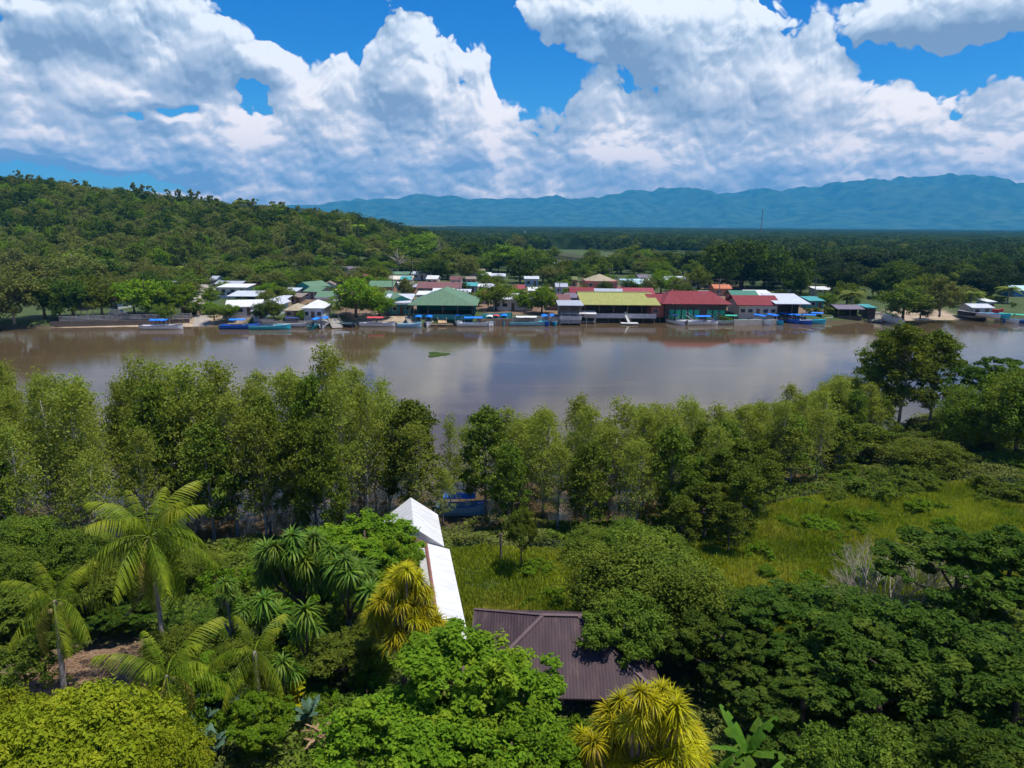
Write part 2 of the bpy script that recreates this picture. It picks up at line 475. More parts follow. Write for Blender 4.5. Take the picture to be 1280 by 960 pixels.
def axis(segs):
    out = []
    for a, b, n in segs: out += list(np.linspace(a, b, n, endpoint=False))
    return np.array(out + [segs[-1][1]])
def axg(a, b, n): return list(np.geomspace(a, b, n))
xs = np.array([-x for x in axg(40000, 330, 26)][:-1] + list(np.linspace(-330, 330, 331)) + axg(330, 40000, 26)[1:])
ys = np.array(list(np.linspace(-60, 16, 20, endpoint=False)) + list(np.linspace(16, 130, 96, endpoint=False)) + list(np.linspace(130, 164, 12, endpoint=False)) +
              list(np.linspace(164, 215, 56, endpoint=False)) + list(np.linspace(215, 640, 110, endpoint=False)) + axg(640, 40000, 46))
XX, YY = np.meshgrid(xs, ys)
ZZ = ground(XX, YY)
nx, ny = len(xs), len(ys)
idx = np.arange(nx * ny).reshape(ny, nx)
quads = np.stack([idx[:-1, :-1], idx[:-1, 1:], idx[1:, 1:], idx[1:, :-1]], -1).reshape(-1, 4)
# what covers the ground where: wet margin, sand, bare earth
dfar = YY - shore_f(XX)
bx = lambda px: G(px, 408, 0).x
sandx = np.zeros_like(XX)
for a, b in ((75, 270), (275, 300), (425, 520), (880, 925), (1155, 1252)):
    sandx = np.maximum(sandx, sstep(bx(a) - 1, bx(a) + 3, XX) * (1 - sstep(bx(b) - 3, bx(b) + 1, XX)))
sand = sandx * (dfar > -6) * (1 - sstep(9, 15, dfar)) * (YY > 100)
townx = sstep(bx(250), bx(290), XX) * (1 - sstep(bx(1060), bx(1100), XX))
earth = townx * sstep(3, 8, dfar) * (1 - sstep(100, 130, dfar)) * (YY > 100) * (fbm(XX * 0.08, YY * 0.08, 3, 31) > 0.42)
dp = G(95, 840, 2.0)
e2 = ((XX - dp.x) / 5.0) ** 2 + ((YY - dp.y) / 4.5) ** 2
earth = np.maximum(earth, 1 - sstep(0.7, 1.3, e2))
wet = 1 - sstep(0.15, 0.6, ZZ)
gm, N, p, o = new_mat('ground_cover')
tcn = N.n('ShaderNodeTexCoord').outputs['Object']
n1 = N.noise(tcn, 0.35, 6, 0.65); n2 = N.noise(tcn, 3.0, 5, 0.7); n3 = N.noise(tcn, 0.04, 3, 0.5)
A = lambda k: N.n('ShaderNodeAttribute', attribute_name=k).outputs['Fac']
grass = N.mix(N.smooth(n1, 0.35, 0.65), (0.035, 0.065, 0.014), (0.075, 0.115, 0.025))
grass = N.mix(N.smooth(n2, 0.35, 0.7), grass, (0.05, 0.06, 0.018))
dirt = N.mix(N.smooth(n2, 0.3, 0.7), (0.13, 0.075, 0.045), (0.24, 0.16, 0.10))
sandc = N.mix(N.smooth(n1, 0.35, 0.65), (0.27, 0.20, 0.13), (0.42, 0.33, 0.23))
mud = N.mix(N.smooth(n2, 0.3, 0.7), (0.05, 0.035, 0.022), (0.10, 0.07, 0.045))
c = N.mix(A('earth'), grass, dirt); c = N.mix(A('wet'), c, mud); c = N.mix(A('sand'), c, sandc)
N.put(p.inputs['Base Color'], c); p.inputs['Roughness'].default_value = 0.95
b = N.n('ShaderNodeBump'); b.inputs['Strength'].default_value = 0.6; b.inputs['Distance'].default_value = 0.15
N.put(b.inputs['Height'], n2); N.put(p.inputs['Normal'], b.outputs[0])
me = np_mesh('ground', np.stack([XX, YY, ZZ], -1).reshape(-1, 3), quads, gm, smooth=True,
             attrs={'sand': ('POINT', sand.reshape(-1)), 'earth': ('POINT', earth.reshape(-1)), 'wet': ('POINT', wet.reshape(-1))})
tag(obj('ground', me), kind='structure')

# ------------------------------------------------------------------ river
wm, N, p, o = new_mat('river_water')
tcn = N.n('ShaderNodeTexCoord').outputs['Object']
slow = N.noise(tcn, 0.018, 4, 0.55)
silt = N.mix(N.smooth(slow, 0.3, 0.7), (0.074, 0.050, 0.025), (0.102, 0.070, 0.036))
streak = N.noise(N.vmath('MULTIPLY', tcn, (0.10, 0.9, 1)), 0.25, 5, 0.6, 1.2)
silt = N.mix(N.math('MULTIPLY', N.smooth(streak, 0.5, 0.75), 0.6), silt, (0.150, 0.106, 0.058))
N.put(p.inputs['Base Color'], silt)
p.inputs['Roughness'].default_value = 0.025; p.inputs['IOR'].default_value = 1.333; p.inputs['Specular IOR Level'].default_value = 0.5
rip = N.noise(N.vmath('MULTIPLY', tcn, (0.8, 1.6, 1)), 1.5, 4, 0.6)
rip2 = N.noise(N.vmath('MULTIPLY', tcn, (0.5, 1.0, 1)), 0.28, 4, 0.55)
calm = N.smooth(N.noise(N.vmath('MULTIPLY', tcn, (0.6, 1.0, 1)), 0.022, 3, 0.5, 0.6), 0.36, 0.62, 0.25, 1.0)
h = N.math('MULTIPLY', N.math('ADD', rip, N.math('MULTIPLY', rip2, 1.2)), calm)
b = N.n('ShaderNodeBump'); b.inputs['Strength'].default_value = 0.13; b.inputs['Distance'].default_value = 0.10
N.put(b.inputs['Height'], h); N.put(p.inputs['Normal'], b.outputs[0])
wb = MB(); wb.add([(-3000, 20, 0), (3000, 20, 0), (3000, 1400, 0), (-3000, 1400, 0)], [(0, 1, 2, 3)])
tag(wb.build('river', wm), kind='structure')
# floating weed
fw = MB()
c0 = G(547, 443, 0)
rng = random.Random(4)
ring = []
for k in range(26):
    a = 2 * math.pi * k / 26; r = 1 + 0.35 * math.sin(3 * a + 1) + rng.uniform(-0.15, 0.15)
    ring.append((c0.x + 2.0 * r * math.cos(a), c0.y + 2.4 * r * math.sin(a), 0.06))
fw.slab(ring, 0.08)
weed = leafmat('weed', (0.06, 0.11, 0.02), (0.12, 0.2, 0.03))
fo = fw.build('water_hyacinth_mat', weed)
tag(fo, 'small green mat of floating weed drifting alone in midriver', 'plant')

# ------------------------------------------------------------------ mountains
RID = [(-400,262),(100,262),(380,256),(420,252),(450,249),(480,247),(530,243.5),(580,245.5),(630,250),(680,245),(720,247),(760,245),(790,238),(810,235.5),(850,235),(880,238),(930,238),(990,236),(1040,230),(1090,224),(1140,219),(1200,216),(1235,219),(1280,229),(1340,236),(1500,232),(1700,246)]
ra = []; re_ = []
for px, py in RID:
    a, e = azel(px, py); ra.append(a); re_.append(e)
naz, nr = 620, 110
azs = np.linspace(ra[0], ra[-1], naz); rs = np.linspace(9500, 15500, nr)
AZ, RR = np.meshgrid(azs, rs)
MX, MY = RR * np.sin(AZ), RR * np.cos(AZ)
t = (RR - 9500) / 6000
prof = sstep(0, 0.62, t) * (1 - 0.5 * sstep(0.7, 1, t))
rg = 1 - np.abs(2 * fbm(MX / 1200, MY / 2600, 5, 41, 0.5) - 1) * 1.7
rg2 = 1 - np.abs(2 * fbm(MX / 600, MY / 1100, 4, 43, 0.55) - 1)
calm_ = 1 - 0.88 * sstep(0.42, 0.62, t)
hh = prof * (0.60 + (0.30 * rg + 0.17 * rg2) * calm_) + 0.10 * rg * np.sin(np.pi * np.clip(t * 1.3, 0, 1))
tgt = np.interp(azs, ra, re_)
angh = (hh / RR).max(0)
k = np.convolve(np.pad(np.tan(tgt) / angh, 12, mode='edge'), np.ones(25) / 25, 'valid')
MZ = hh * k[None, :] * 1.0 + 20 - 25 * (t < 0.02)
MZ += (fbm(MX / 90, MY / 90, 3, 47) - 0.5) * 22 * sstep(0, 0.2, t)
idx = np.arange(naz * nr).reshape(nr, naz)
quads = np.stack([idx[:-1, :-1], idx[:-1, 1:], idx[1:, 1:], idx[1:, :-1]], -1).reshape(-1, 4)
mm, N, p, o = new_mat('far_forest')
tcn = N.n('ShaderNodeTexCoord').outputs['Object']
n1 = N.noise(tcn, 0.0011, 5, 0.6); n2 = N.noise(tcn, 0.006, 4, 0.6)
c = N.mix(N.smooth(n2, 0.3, 0.7), (0.020, 0.045, 0.014), (0.070, 0.120, 0.040))
c = N.mix(N.math('MULTIPLY', N.smooth(n1, 0.56, 0.72), 0.5), c, (0.14, 0.15, 0.07))
N.put(p.inputs['Base Color'], c); p.inputs['Roughness'].default_value = 1.0; p.inputs['Specular IOR Level'].default_value = 0.0
me = np_mesh('mountain_range', np.stack([MX, MY, MZ], -1).reshape(-1, 3), quads, mm, smooth=True)
tag(obj('mountain_range', me), kind='structure')

# ------------------------------------------------------------------ haze
hz = bpy.data.materials.new('haze'); hz.use_nodes = True
for n in list(hz.node_tree.nodes): hz.node_tree.nodes.remove(n)
N = NT(hz.node_tree)
pv = N.n('ShaderNodeVolumePrincipled'); mo = N.n('ShaderNodeOutputMaterial')
pv.inputs['Color'].default_value = (0.06, 0.50, 1.0, 1)
pv.inputs['Density'].default_value = 0.000092
pv.inputs['Anisotropy'].default_value = 0.0
hz.node_tree.links.new(pv.outputs[0], mo.inputs['Volume'])
hb = MB().box(-15500, 15500, -120, 16500, -6, 1250)
tag(hb.build('haze', hz), kind='stuff')

# ================================================================== trees
bark_g = barkmat('bark_grey', (0.16, 0.14, 0.12), (0.34, 0.31, 0.27))
bark_b = barkmat('bark_brown', (0.07, 0.05, 0.035), (0.16, 0.12, 0.09))
bark_p = barkmat('bark_palm', (0.20, 0.17, 0.13), (0.36, 0.32, 0.26), 5)
bark_m = barkmat('bark_pale', (0.26, 0.24, 0.20), (0.46, 0.43, 0.37))
twig_m = barkmat('dead_wood', (0.30, 0.25, 0.20), (0.48, 0.42, 0.35), 5)
LM = {
 'mangrove': leafmat('leaf_mangrove', (0.150, 0.210, 0.030), (0.310, 0.380, 0.060), (0.380, 0.430, 0.080), patch=0.35, hue=0.015, trans=0.5),
 'bright':   leafmat('leaf_bright', (0.066, 0.146, 0.008), (0.170, 0.285, 0.014), (0.250, 0.330, 0.020), patch=0.5, hue=0.012),
 'lime':     leafmat('leaf_lime', (0.125, 0.175, 0.008), (0.265, 0.310, 0.014), (0.340, 0.350, 0.020), patch=0.5, hue=0.01),
 'dark':     leafmat('leaf_dark', (0.020, 0.050, 0.006), (0.070, 0.125, 0.011), (0.115, 0.165, 0.018), patch=0.4, trans=0.25),
 'mid':      leafmat('leaf_mid', (0.056, 0.105, 0.011), (0.150, 0.215, 0.022), (0.220, 0.265, 0.028), patch=0.3, trans=0.3, hue=0.025),
 'olive':    leafmat('leaf_olive', (0.098, 0.128, 0.029), (0.207, 0.232, 0.054), (0.207, 0.232, 0.061), patch=0.3, hue=0.015),
 'dusky':    leafmat('leaf_cloud_shaded', (0.018, 0.036, 0.009), (0.045, 0.075, 0.015), (0.07, 0.11, 0.03), patch=0.3, trans=0.2),  # leaf colour kept very dark to stand in for cloud shadow
 'palm':     leafmat('leaf_palm', (0.070, 0.140, 0.007), (0.200, 0.280, 0.014), (0.340, 0.370, 0.018), patch=0.5, trans=0.3, rough=0.5, spec=0.15),
 'palmyel':  leafmat('leaf_palm_yellowing', (0.20, 0.20, 0.03), (0.34, 0.32, 0.06), (0.40, 0.30, 0.06), patch=0.7, trans=0.3, rough=0.35),
 'screw':    leafmat('leaf_screwpine', (0.046, 0.115, 0.010), (0.125, 0.225, 0.018), (0.230, 0.300, 0.028), patch=0.8, trans=0.25, rough=0.5, spec=0.15),
 'gold':     leafmat('leaf_golden', (0.200, 0.210, 0.003), (0.460, 0.430, 0.006), (0.60, 0.52, 0.010), patch=0.8, trans=0.3, rough=0.5, spec=0.15),
 'banana':   leafmat('leaf_banana', (0.050, 0.130, 0.010), (0.100, 0.210, 0.018), (0.150, 0.260, 0.020), patch=0.8, trans=0.35, rough=0.6, spec=0.1),
 'blue':     leafmat('leaf_glaucous', (0.060, 0.120, 0.075), (0.110, 0.190, 0.120), (0.20, 0.27, 0.20), patch=1.2, trans=0.2, rough=0.55, spec=0.15),
 'dry':      leafmat('leaf_dry', (0.16, 0.09, 0.045), (0.34, 0.23, 0.13), (0.44, 0.33, 0.20), patch=1.2, trans=0.1, rough=0.8),
 'grass':    leafmat('leaf_grass', (0.190, 0.280, 0.018), (0.400, 0.470, 0.040), (0.480, 0.460, 0.070), patch=0.12, trans=0.35),
}
def unit(a): return a / np.maximum(np.linalg.norm(a, axis=-1, keepdims=True), 1e-9)
def leaf_geo(c, nrm, size, rng, aspect=0.5, fold=0.25):
    """pointed leaves, each folded along its midrib: two triangles pairs as 4-corner faces"""
    n = len(c)
    rnd = unit(rng.normal(size=(n, 3)))
    u = unit(np.cross(nrm, rnd)); v = np.cross(nrm, u)
    L = (size * 0.5)[:, None]; Wd = L * aspect
    a = c - u * L; b = c + u * L
    m1 = c + v * Wd + nrm * Wd * fold - u * L * 0.1; m2 = c - v * Wd + nrm * Wd * fold - u * L * 0.1
    V = np.stack([a, m1, b, m2], 1).reshape(-1, 3)
    Fq = np.arange(4 * n).reshape(n, 4)
    return V, Fq
def blob_leaves(rng, cs, rs, per, size, up=0.45, shell=0.55, flat=0.8, jit=0.55):
    """leaves spread through balls of foliage, thicker near the outside and the top"""
    k = len(cs)
    ids = np.repeat(np.arange(k), per)
    d = rng.normal(size=(len(ids), 3)); d[:, 2] = np.where(d[:, 2] < 0, d[:, 2] * 0.6, d[:, 2]); d = unit(d)
    r = shell + (1 - shell) * rng.random(len(ids)) ** 0.8
    r = r * (1 + 0.15 * rng.normal(size=len(ids)))
    off = d * (rs[ids] * r)[:, None]; off[:, 2] *= flat
    c = cs[ids] + off
    nr = unit(d * 0.8 + np.array([0, 0, up]) + rng.normal(size=d.shape) * jit)
    sz = size * rng.uniform(0.7, 1.25, len(ids))
    return c, nr, sz
def sub_clumps(rng, cs, rs, k, spread=0.8, rfrac=0.45, flat=0.75):
    ids = np.repeat(np.arange(len(cs)), k)
    d = rng.normal(size=(len(ids), 3)); d[:, 2] = np.abs(d[:, 2]) * np.sign(rng.random(len(ids)) - 0.3); d = unit(d)
    off = d * (rs[ids] * spread * rng.uniform(0.55, 1.0, len(ids)))[:, None]; off[:, 2] *= flat
    return cs[ids] + off, rs[ids] * rfrac * rng.uniform(0.7, 1.25, len(ids))
def crown_mesh(name, mat, rng, cs, rs, k, per, size, aspect=0.55, up=0.45, flat=0.75, shell=0.5, jit=0.55, spread=0.85, rfrac=0.45):
    s, r = sub_clumps(rng, cs, rs, k, spread, rfrac, flat)
    c, n, sz = blob_leaves(rng, s, r, per, size, up, shell, flat, jit)
    V, Fq = leaf_geo(c, n, sz, rng, aspect)
    return np_mesh(name, V, Fq, mat, attrs={'tint': ('FACE', np.clip(rng.normal(0.5, 0.25, len(Fq)), 0, 1))})
def limbs_mesh(name, mat, rng, H, tr, cs, lean=0.03, n=7, start=0.35, twist=0.25, kmax=14, top=0.86):
    """tapering trunk with limbs bending out to the clumps"""
    mb = MB()
    bend = rng.normal(size=2) * lean * H
    def axis_at(t): return Vector((bend[0] * t * t, bend[1] * t * t, H * t))
    m = 7
    mb.tube([axis_at(top * i / m) for i in range(m + 1)], [tr * (1.25 if i == 0 else 1) * (1 - 0.78 * i / m) for i in range(m + 1)], n)
    order = rng.permutation(len(cs))[:kmax]
    for j in order:
        e = Vector(cs[j])
        t0 = max(start, min(top - 0.03, e.z / H - 0.12 - 0.25 * math.hypot(e.x, e.y) / H))
        s = axis_at(t0)
        mid = s.lerp(e, 0.5) + Vector(rng.normal(size=3) * 0.05 * (e - s).length) - Vector((0, 0, 0.08 * (e - s).length))
        r0 = tr * (1 - 0.78 * t0 / top) * 0.6
        mb.tube([s, mid, e], [r0, r0 * 0.65, r0 * 0.2], max(4, n - 2), cap=False)
    return mb.mesh(name, mat, smooth=True)
def clumps(rng, kind, H, R, n):
    cs = []; rs = []
    for i in range(n):
        if kind == 'round':
            d = unit(rng.normal(size=3)); d[2] = abs(d[2]) if rng.random() < 0.8 else d[2] * 0.7
            q = rng.uniform(0.45, 0.98); cs.append((d[0] * R * q, d[1] * R * q, H * 0.56 + d[2] * H * 0.38 * q)); rs.append(R * rng.uniform(0.17, 0.32))
        elif kind == 'dome':
            d = unit(rng.normal(size=3)); q = rng.uniform(0.35, 0.85)
            cs.append((d[0] * R * q, d[1] * R * q, max(R * 0.25, H * 0.52 + d[2] * H * 0.42 * q))); rs.append(R * rng.uniform(0.30, 0.46))
        elif kind == 'layered':
            d = unit(rng.normal(size=3)); d[2] = abs(d[2]) if rng.random() < 0.7 else d[2]
            q = rng.uniform(0.55, 1.0); cs.append((d[0] * R * q, d[1] * R * q, H * 0.54 + d[2] * H * 0.42 * q)); rs.append(R * rng.uniform(0.14, 0.30))
        elif kind == 'umbrella':
            a = rng.uniform(0, 6.283); q = math.sqrt(rng.random()) * 0.85
            cs.append((math.cos(a) * R * q, math.sin(a) * R * q, H * (0.86 - 0.30 * q * q + rng.uniform(-0.06, 0.04)))); rs.append(R * rng.uniform(0.22, 0.34))
        elif kind == 'column':
            t = rng.random() ** 0.75; a = rng.uniform(0, 6.283)
            w = math.sin(math.pi * min(1, 0.28 + 0.70 * t)) ** 0.7
            q = math.sqrt(rng.random()) * 0.8
            cs.append((math.cos(a) * R * q * w, math.sin(a) * R * q * w, H * (0.26 + 0.71 * t))); rs.append(R * rng.uniform(0.16, 0.34))
        elif kind == 'bush':
            a = rng.uniform(0, 6.283); q = math.sqrt(rng.random()) * 0.8
            cs.append((math.cos(a) * R * q, math.sin(a) * R * q, H * (0.15 + 0.58 * rng.random() * (1 - q * q * 0.6)))); rs.append(R * rng.uniform(0.25, 0.4))
    return np.array(cs), np.array(rs)

class Kind:
    """meshes of a few individuals of one sort of tree"""
    def __init__(s, key, mat, bark, shape, H, R, n, k, per, size, var=3, tr=0.2, seed=1, single=False, **kw):
        s.v = []
        limb = {a: kw.pop(a) for a in ('start', 'kmax', 'lean', 'top') if a in kw}
        for i in range(var):
            rng = np.random.default_rng(seed * 100 + i)
            cs, rs = clumps(rng, shape, H, R, n)
            rng2 = np.random.default_rng(seed * 100 + 50 + i)
            cm_ = crown_mesh('crown', LM[mat], rng2, cs, rs, k, per, size, **kw)
            tm = limbs_mesh('trunk', bark, rng2, H, tr, cs, n=5 if single else 7, **limb)
            s.v.append((cm_, tm))
        s.H = H; s.R = R; s.i = 0
def plant_tree(kind, x, y, h, w=None, name='tree', label=None, group=None, z=None, rng=random.Random(8), mat=None, cat='tree'):
    cm_, tm = kind.v[kind.i % len(kind.v)]; kind.i += 1
    z = gz(x, y) if z is None else z
    e = empty(name, (x, y, z - 0.08), rng.uniform(0, 6.283))
    sz = h / kind.H; sw = sz if w is None else w / (2 * kind.R)
    e.scale = (sw, sw, sz)
    obj('trunk', tm, e); obj('crown', cm_, e)
    tag(e, label, cat, group)
    return e

K = {}
K['mangrove'] = Kind('mangrove', 'mangrove', bark_m, 'column', 13, 2.6, 90, 5, 11, 0.205, var=8, tr=0.13, seed=2, aspect=0.6, start=0.15, kmax=44, rfrac=0.85, up=0.3, shell=0.05, flat=1.0, jit=1.1, spread=1.1)
K['mangrove_dense'] = Kind('mangrove_dense', 'mid', bark_g, 'column', 10, 3.0, 70, 6, 26, 0.25, var=4, tr=0.15, seed=3, aspect=0.6, rfrac=0.7, up=0.4, jit=0.9, shell=0.1, start=0.2)
K['bright'] = Kind('bright', 'bright', bark_b, 'round', 9, 4.8, 62, 9, 62, 0.27, var=3, tr=0.28, seed=4, aspect=0.6, up=0.9, flat=0.62, jit=0.4, rfrac=0.36, spread=0.95)
K['lime'] = Kind('lime', 'lime', bark_b, 'umbrella', 7, 4.8, 64, 10, 62, 0.22, var=2, tr=0.2, seed=5, aspect=0.5, up=0.9, flat=0.5, jit=0.45, rfrac=0.36, spread=1.0)
K['dark'] = Kind('dark', 'dark', bark_b, 'layered', 10, 5.0, 58, 7, 70, 0.27, var=4, tr=0.3, seed=6, aspect=0.5, up=0.9, flat=0.45, jit=0.45, rfrac=0.38, spread=0.95)
K['midnear'] = Kind('midnear', 'mid', bark_b, 'round', 8, 4.0, 62, 7, 55, 0.25, var=4, tr=0.2, seed=7, aspect=0.5, up=0.7, flat=0.65, rfrac=0.4, spread=0.95)
K['bushy'] = Kind('bushy', 'mid', bark_b, 'dome', 9, 4.0, 90, 6, 48, 0.25, var=4, tr=0.2, seed=19, aspect=0.5, up=0.7, flat=0.75, rfrac=0.45, spread=1.0)
K['shrub'] = Kind('shrub', 'mid', bark_b, 'bush', 2.6, 1.8, 16, 6, 45, 0.17, var=3, tr=0.05, seed=8, aspect=0.5, start=0.05, top=0.6)
K['shrub_bright'] = Kind('shrub_bright', 'bright', bark_b, 'bush', 2.6, 1.8, 16, 6, 50, 0.18, var=3, tr=0.05, seed=9, aspect=0.55, start=0.05, top=0.6)
# the far bank
far = dict(k=5, per=26, single=True, rfrac=0.5)
K['f_bright'] = Kind('f_bright', 'bright', bark_b, 'dome', 9, 5, 40, size=0.5, var=3, tr=0.3, seed=11, up=0.8, flat=0.6, **far)
K['f_mid'] = Kind('f_mid', 'mid', bark_b, 'dome', 10, 5, 42, size=0.5, var=4, tr=0.3, seed=12, up=0.7, **far)
K['f_dark'] = Kind('f_dark', 'dark', bark_b, 'dome', 11, 5.5, 42, size=0.55, var=3, tr=0.35, seed=13, up=0.7, **far)
K['f_dusky'] = Kind('f_dusky', 'dusky', bark_b, 'dome', 12, 6, 42, size=0.6, var=3, tr=0.35, seed=14, up=0.7, **far)
K['f_olive'] = Kind('f_olive', 'olive', bark_g, 'dome', 10, 5, 42, size=0.5, var=3, tr=0.25, seed=15, up=0.6, **far)
K['f_bush'] = Kind('f_bush', 'mid', bark_b, 'bush', 3.5, 2.6, 14, size=0.4, var=2, tr=0.08, seed=16, up=0.6, start=0.05, top=0.6, **far)
K['f_bare'] = Kind('f_bare', 'olive', twig_m, 'round', 10, 4.5, 30, k=2, per=6, size=0.4, var=2, tr=0.3, seed=17, kmax=30)
# the hill
hk = dict(k=5, per=20, single=True, rfrac=0.6)
for i_, mt_ in enumerate(['mid', 'dark', 'olive', 'mid', 'bright']):
    K['h%d' % i_] = Kind('h', mt_, bark_b, ['dome', 'round', 'dome', 'column', 'dome'][i_], 11, 4.5, 20, size=0.58, var=2, tr=0.22, seed=30 + i_, up=0.7, kmax=6, **hk)
K['h_wisp'] = Kind('h_wisp', 'olive', bark_g, 'umbrella', 15, 3.2, 9, k=4, per=18, size=0.9, var=4, tr=0.2, seed=40, up=0.7, kmax=8, start=0.5, top=0.8)

# ------------------------------------------------------------------ palms
def frond_mesh(rng, L=3.6, droop=1.0, pairs=34, wid=0.86, mat='palm', hang=0.5, rise=0.35):
    """a feather frond lying along +X: arching rib, leaflets hanging from it"""
    mb = MB(); pts = []
    for i in range(13):
        t = i / 12.0
        pts.append(np.array([L * (t - 0.12 * droop * t * t * t), 0, L * (rise * t - (0.35 + 0.45 * droop) * t * t)]))
    V = []; Fq = []
    P_ = np.array(pts)
    def at(t):
        x = t * 12; i = min(11, int(x)); f = x - i; return P_[i] * (1 - f) + P_[i + 1] * f
    # rib
    for i in range(12):
        r0 = 0.045 * (1 - i / 13.0); r1 = 0.045 * (1 - (i + 1) / 13.0)
        b = len(V)
        for q, r in ((P_[i], r0), (P_[i + 1], r1)):
            V += [q + [0, -r, 0], q + [0, 0, r], q + [0, r, 0], q + [0, 0, -r]]
        for k in range(4): Fq.append((b + k, b + (k + 1) % 4, b + 4 + (k + 1) % 4, b + 4 + k))
    nrib = len(Fq)
    for j in range(pairs):
        t = min(0.99, 0.12 + 0.87 * (j + rng.uniform(-.45, .45)) / pairs)
        if rng.random() < .06: continue
        q = at(t); d = unit(at(min(1, t + 0.03)) - at(max(0, t - 0.03)))
        ll = wid * math.sin(math.pi * (0.12 + 0.84 * t)) ** 0.6 * rng.uniform(0.85, 1.1)
        for sgn in (-1, 1):
            ax = unit(np.array([0, sgn, 0]) * 0.85 + d * 0.55 + np.array([0, 0, -0.35 - hang * rng.uniform(0.6, 1.7)]))
            nx_ = unit(np.cross(ax, d)); w = np.cross(nx_, ax) * 0.030
            m1 = q + ax * ll * 0.5; tip = q + ax * ll + np.array([0, 0, -ll * (0.25 + 0.45 * hang)])
            b = len(V)
            V += [q - w * 0.6, q + w * 0.6, m1 + w, m1 - w, tip + w * 0.2, tip - w * 0.2]
            Fq += [(b, b + 1, b + 2, b + 3), (b + 3, b + 2, b + 4, b + 5)]
    Fq = np.array(Fq)
    return np_mesh('frond', np.array(V), Fq, LM[mat], attrs={'tint': ('FACE', np.clip(rng.normal(0.5, 0.22, len(Fq)), 0, 1))})
rngp = np.random.default_rng(77)
FR = {'up': [frond_mesh(rngp, 3.9, 0.55, hang=0.35, rise=0.6) for _ in range(2)], 'mid': [frond_mesh(rngp, 4.1, 0.95, hang=0.6) for _ in range(3)],
      'low': [frond_mesh(rngp, 3.9, 1.35, hang=0.9, rise=0.2) for _ in range(2)], 'yel': [frond_mesh(rngp, 3.7, 1.3, hang=0.9, mat='palmyel', rise=0.2) for _ in range(2)],
      'dry': [frond_mesh(rngp, 3.4, 1.7, hang=1.2, mat='dry', rise=0.0)]}
coco_m = paint('coconut_husk', (0.20, 0.17, 0.05), 0.6)
def coconut_palm(px, py, D, label, size=1.0, lean=(0, 0), nf=22, yel=0, dry=1, rng=random.Random(3), name='coconut_palm', trunk_to=None, nuts=7):
    top = AT(px, py, D); base = Vector((top.x + lean[0], top.y + lean[1], 0)); base.z = gz(base.x, base.y)
    e = empty(name, base)
    H = top.z - base.z; mb = MB(); pts = []; rad = []
    for i in range(17):
        t = i / 16; s = t * t * (3 - 2 * t) * 0.5 + t * 0.5
        pts.append((-lean[0] * s, -lean[1] * s, H * t - 0.1)); rad.append((0.15 * (1 - 0.45 * t) + (0.10 * (1 - t * 7) if t < 0.14 else 0)) * (1 + (0.05 if i % 2 else -0.02)))
    mb.tube(pts, rad, 9); mb.build('trunk', bark_p, e, smooth=True)
    tp = Vector((-lean[0], -lean[1], H))
    for i in range(nf):
        a = i * 2.39996 + rng.uniform(-0.15, 0.15); t = i / (nf - 1)
        kind = 'up' if t < 0.34 else ('mid' if t < 0.72 else 'low')
        if i >= nf - yel - dry: kind = 'yel'
        if i >= nf - dry: kind = 'dry'
        fm = rng.choice(FR[kind])
        pitch = {'up': -0.75 + 1.1 * t, 'mid': -0.1 + 0.35 * t, 'low': 0.35 + 0.3 * t, 'yel': 0.65, 'dry': 0.95}[kind]
        f = obj('frond', fm, e, tp + Vector((math.cos(a) * 0.1, math.sin(a) * 0.1, 0.05 - 0.25 * t)), (rng.uniform(-0.25, 0.25), pitch, a))
        s = size * rng.uniform(0.88, 1.08) * (0.8 if i < 3 else 1); f.scale = (s, s, s)
        if kind == 'dry': f['label'] = 'dry brown frond hanging down'
    for i in range(nuts):
        a = i * 2.1; c = MB()
        n = 8
        for ring_ in range(6):
            th = math.pi * ring_ / 5
            for k in range(n): c.v.append((0.13 * math.sin(th) * math.cos(2 * math.pi * k / n), 0.13 * math.sin(th) * math.sin(2 * math.pi * k / n), 0.17 * math.cos(th)))
        for r_ in range(5):
            for k in range(n): c.f.append((r_ * n + k, (r_ + 1) * n + k, (r_ + 1) * n + (k + 1) % n, r_ * n + (k + 1) % n))
        c.build('coconut', coco_m, e, tp + Vector((math.cos(a) * 0.27, math.sin(a) * 0.27, -0.35 - 0.12 * (i % 3))), smooth=True)
    tag(e, label, 'palm')
    return e
# palms too far off to show single leaflets
def small_palm_mesh(rng, mat, R=3.6, nf=22):
    V = []; Fq = []
    for i in range(nf):
        a = i * 2.4; t = i / nf; el0 = 1.1 - 1.5 * t; L = R * rng.uniform(0.85, 1.1)
        prev = np.zeros(3); d = np.array([math.cos(a), math.sin(a), 0]); side = np.array([-math.sin(a), math.cos(a), 0])
        for s in range(7):
            u = (s + 1) / 7; cur = d * L * u * (math.cos(el0) * 0.5 + 0.6) + np.array([0, 0, L * (math.sin(el0) * 0.6 * u - 0.42 * u * u)])
            for q in range(3):
                c0 = prev + (cur - prev) * (q / 3); w = 0.75 * math.sin(math.pi * (0.15 + 0.8 * (s + q / 3) / 7)) ** .6
                for sg in (-1, 1):
                    b = len(V); tip = c0 + side * sg * w + d * 0.25 + np.array([0, 0, -w * 0.55])
                    V += [c0 - d * 0.06, c0 + d * 0.10, tip + d * 0.05, tip - d * 0.03]; Fq.append((b, b + 1, b + 2, b + 3))
            prev = cur
    Fq = np.array(Fq)
    return np_mesh('crown', np.array(V), Fq, LM[mat], attrs={'tint': ('FACE', np.clip(rng.normal(0.5, 0.25, len(Fq)), 0, 1))})
SPM = [small_palm_mesh(rngp, 'palm'), small_palm_mesh(rngp, 'palm'), small_palm_mesh(rngp, 'olive')]
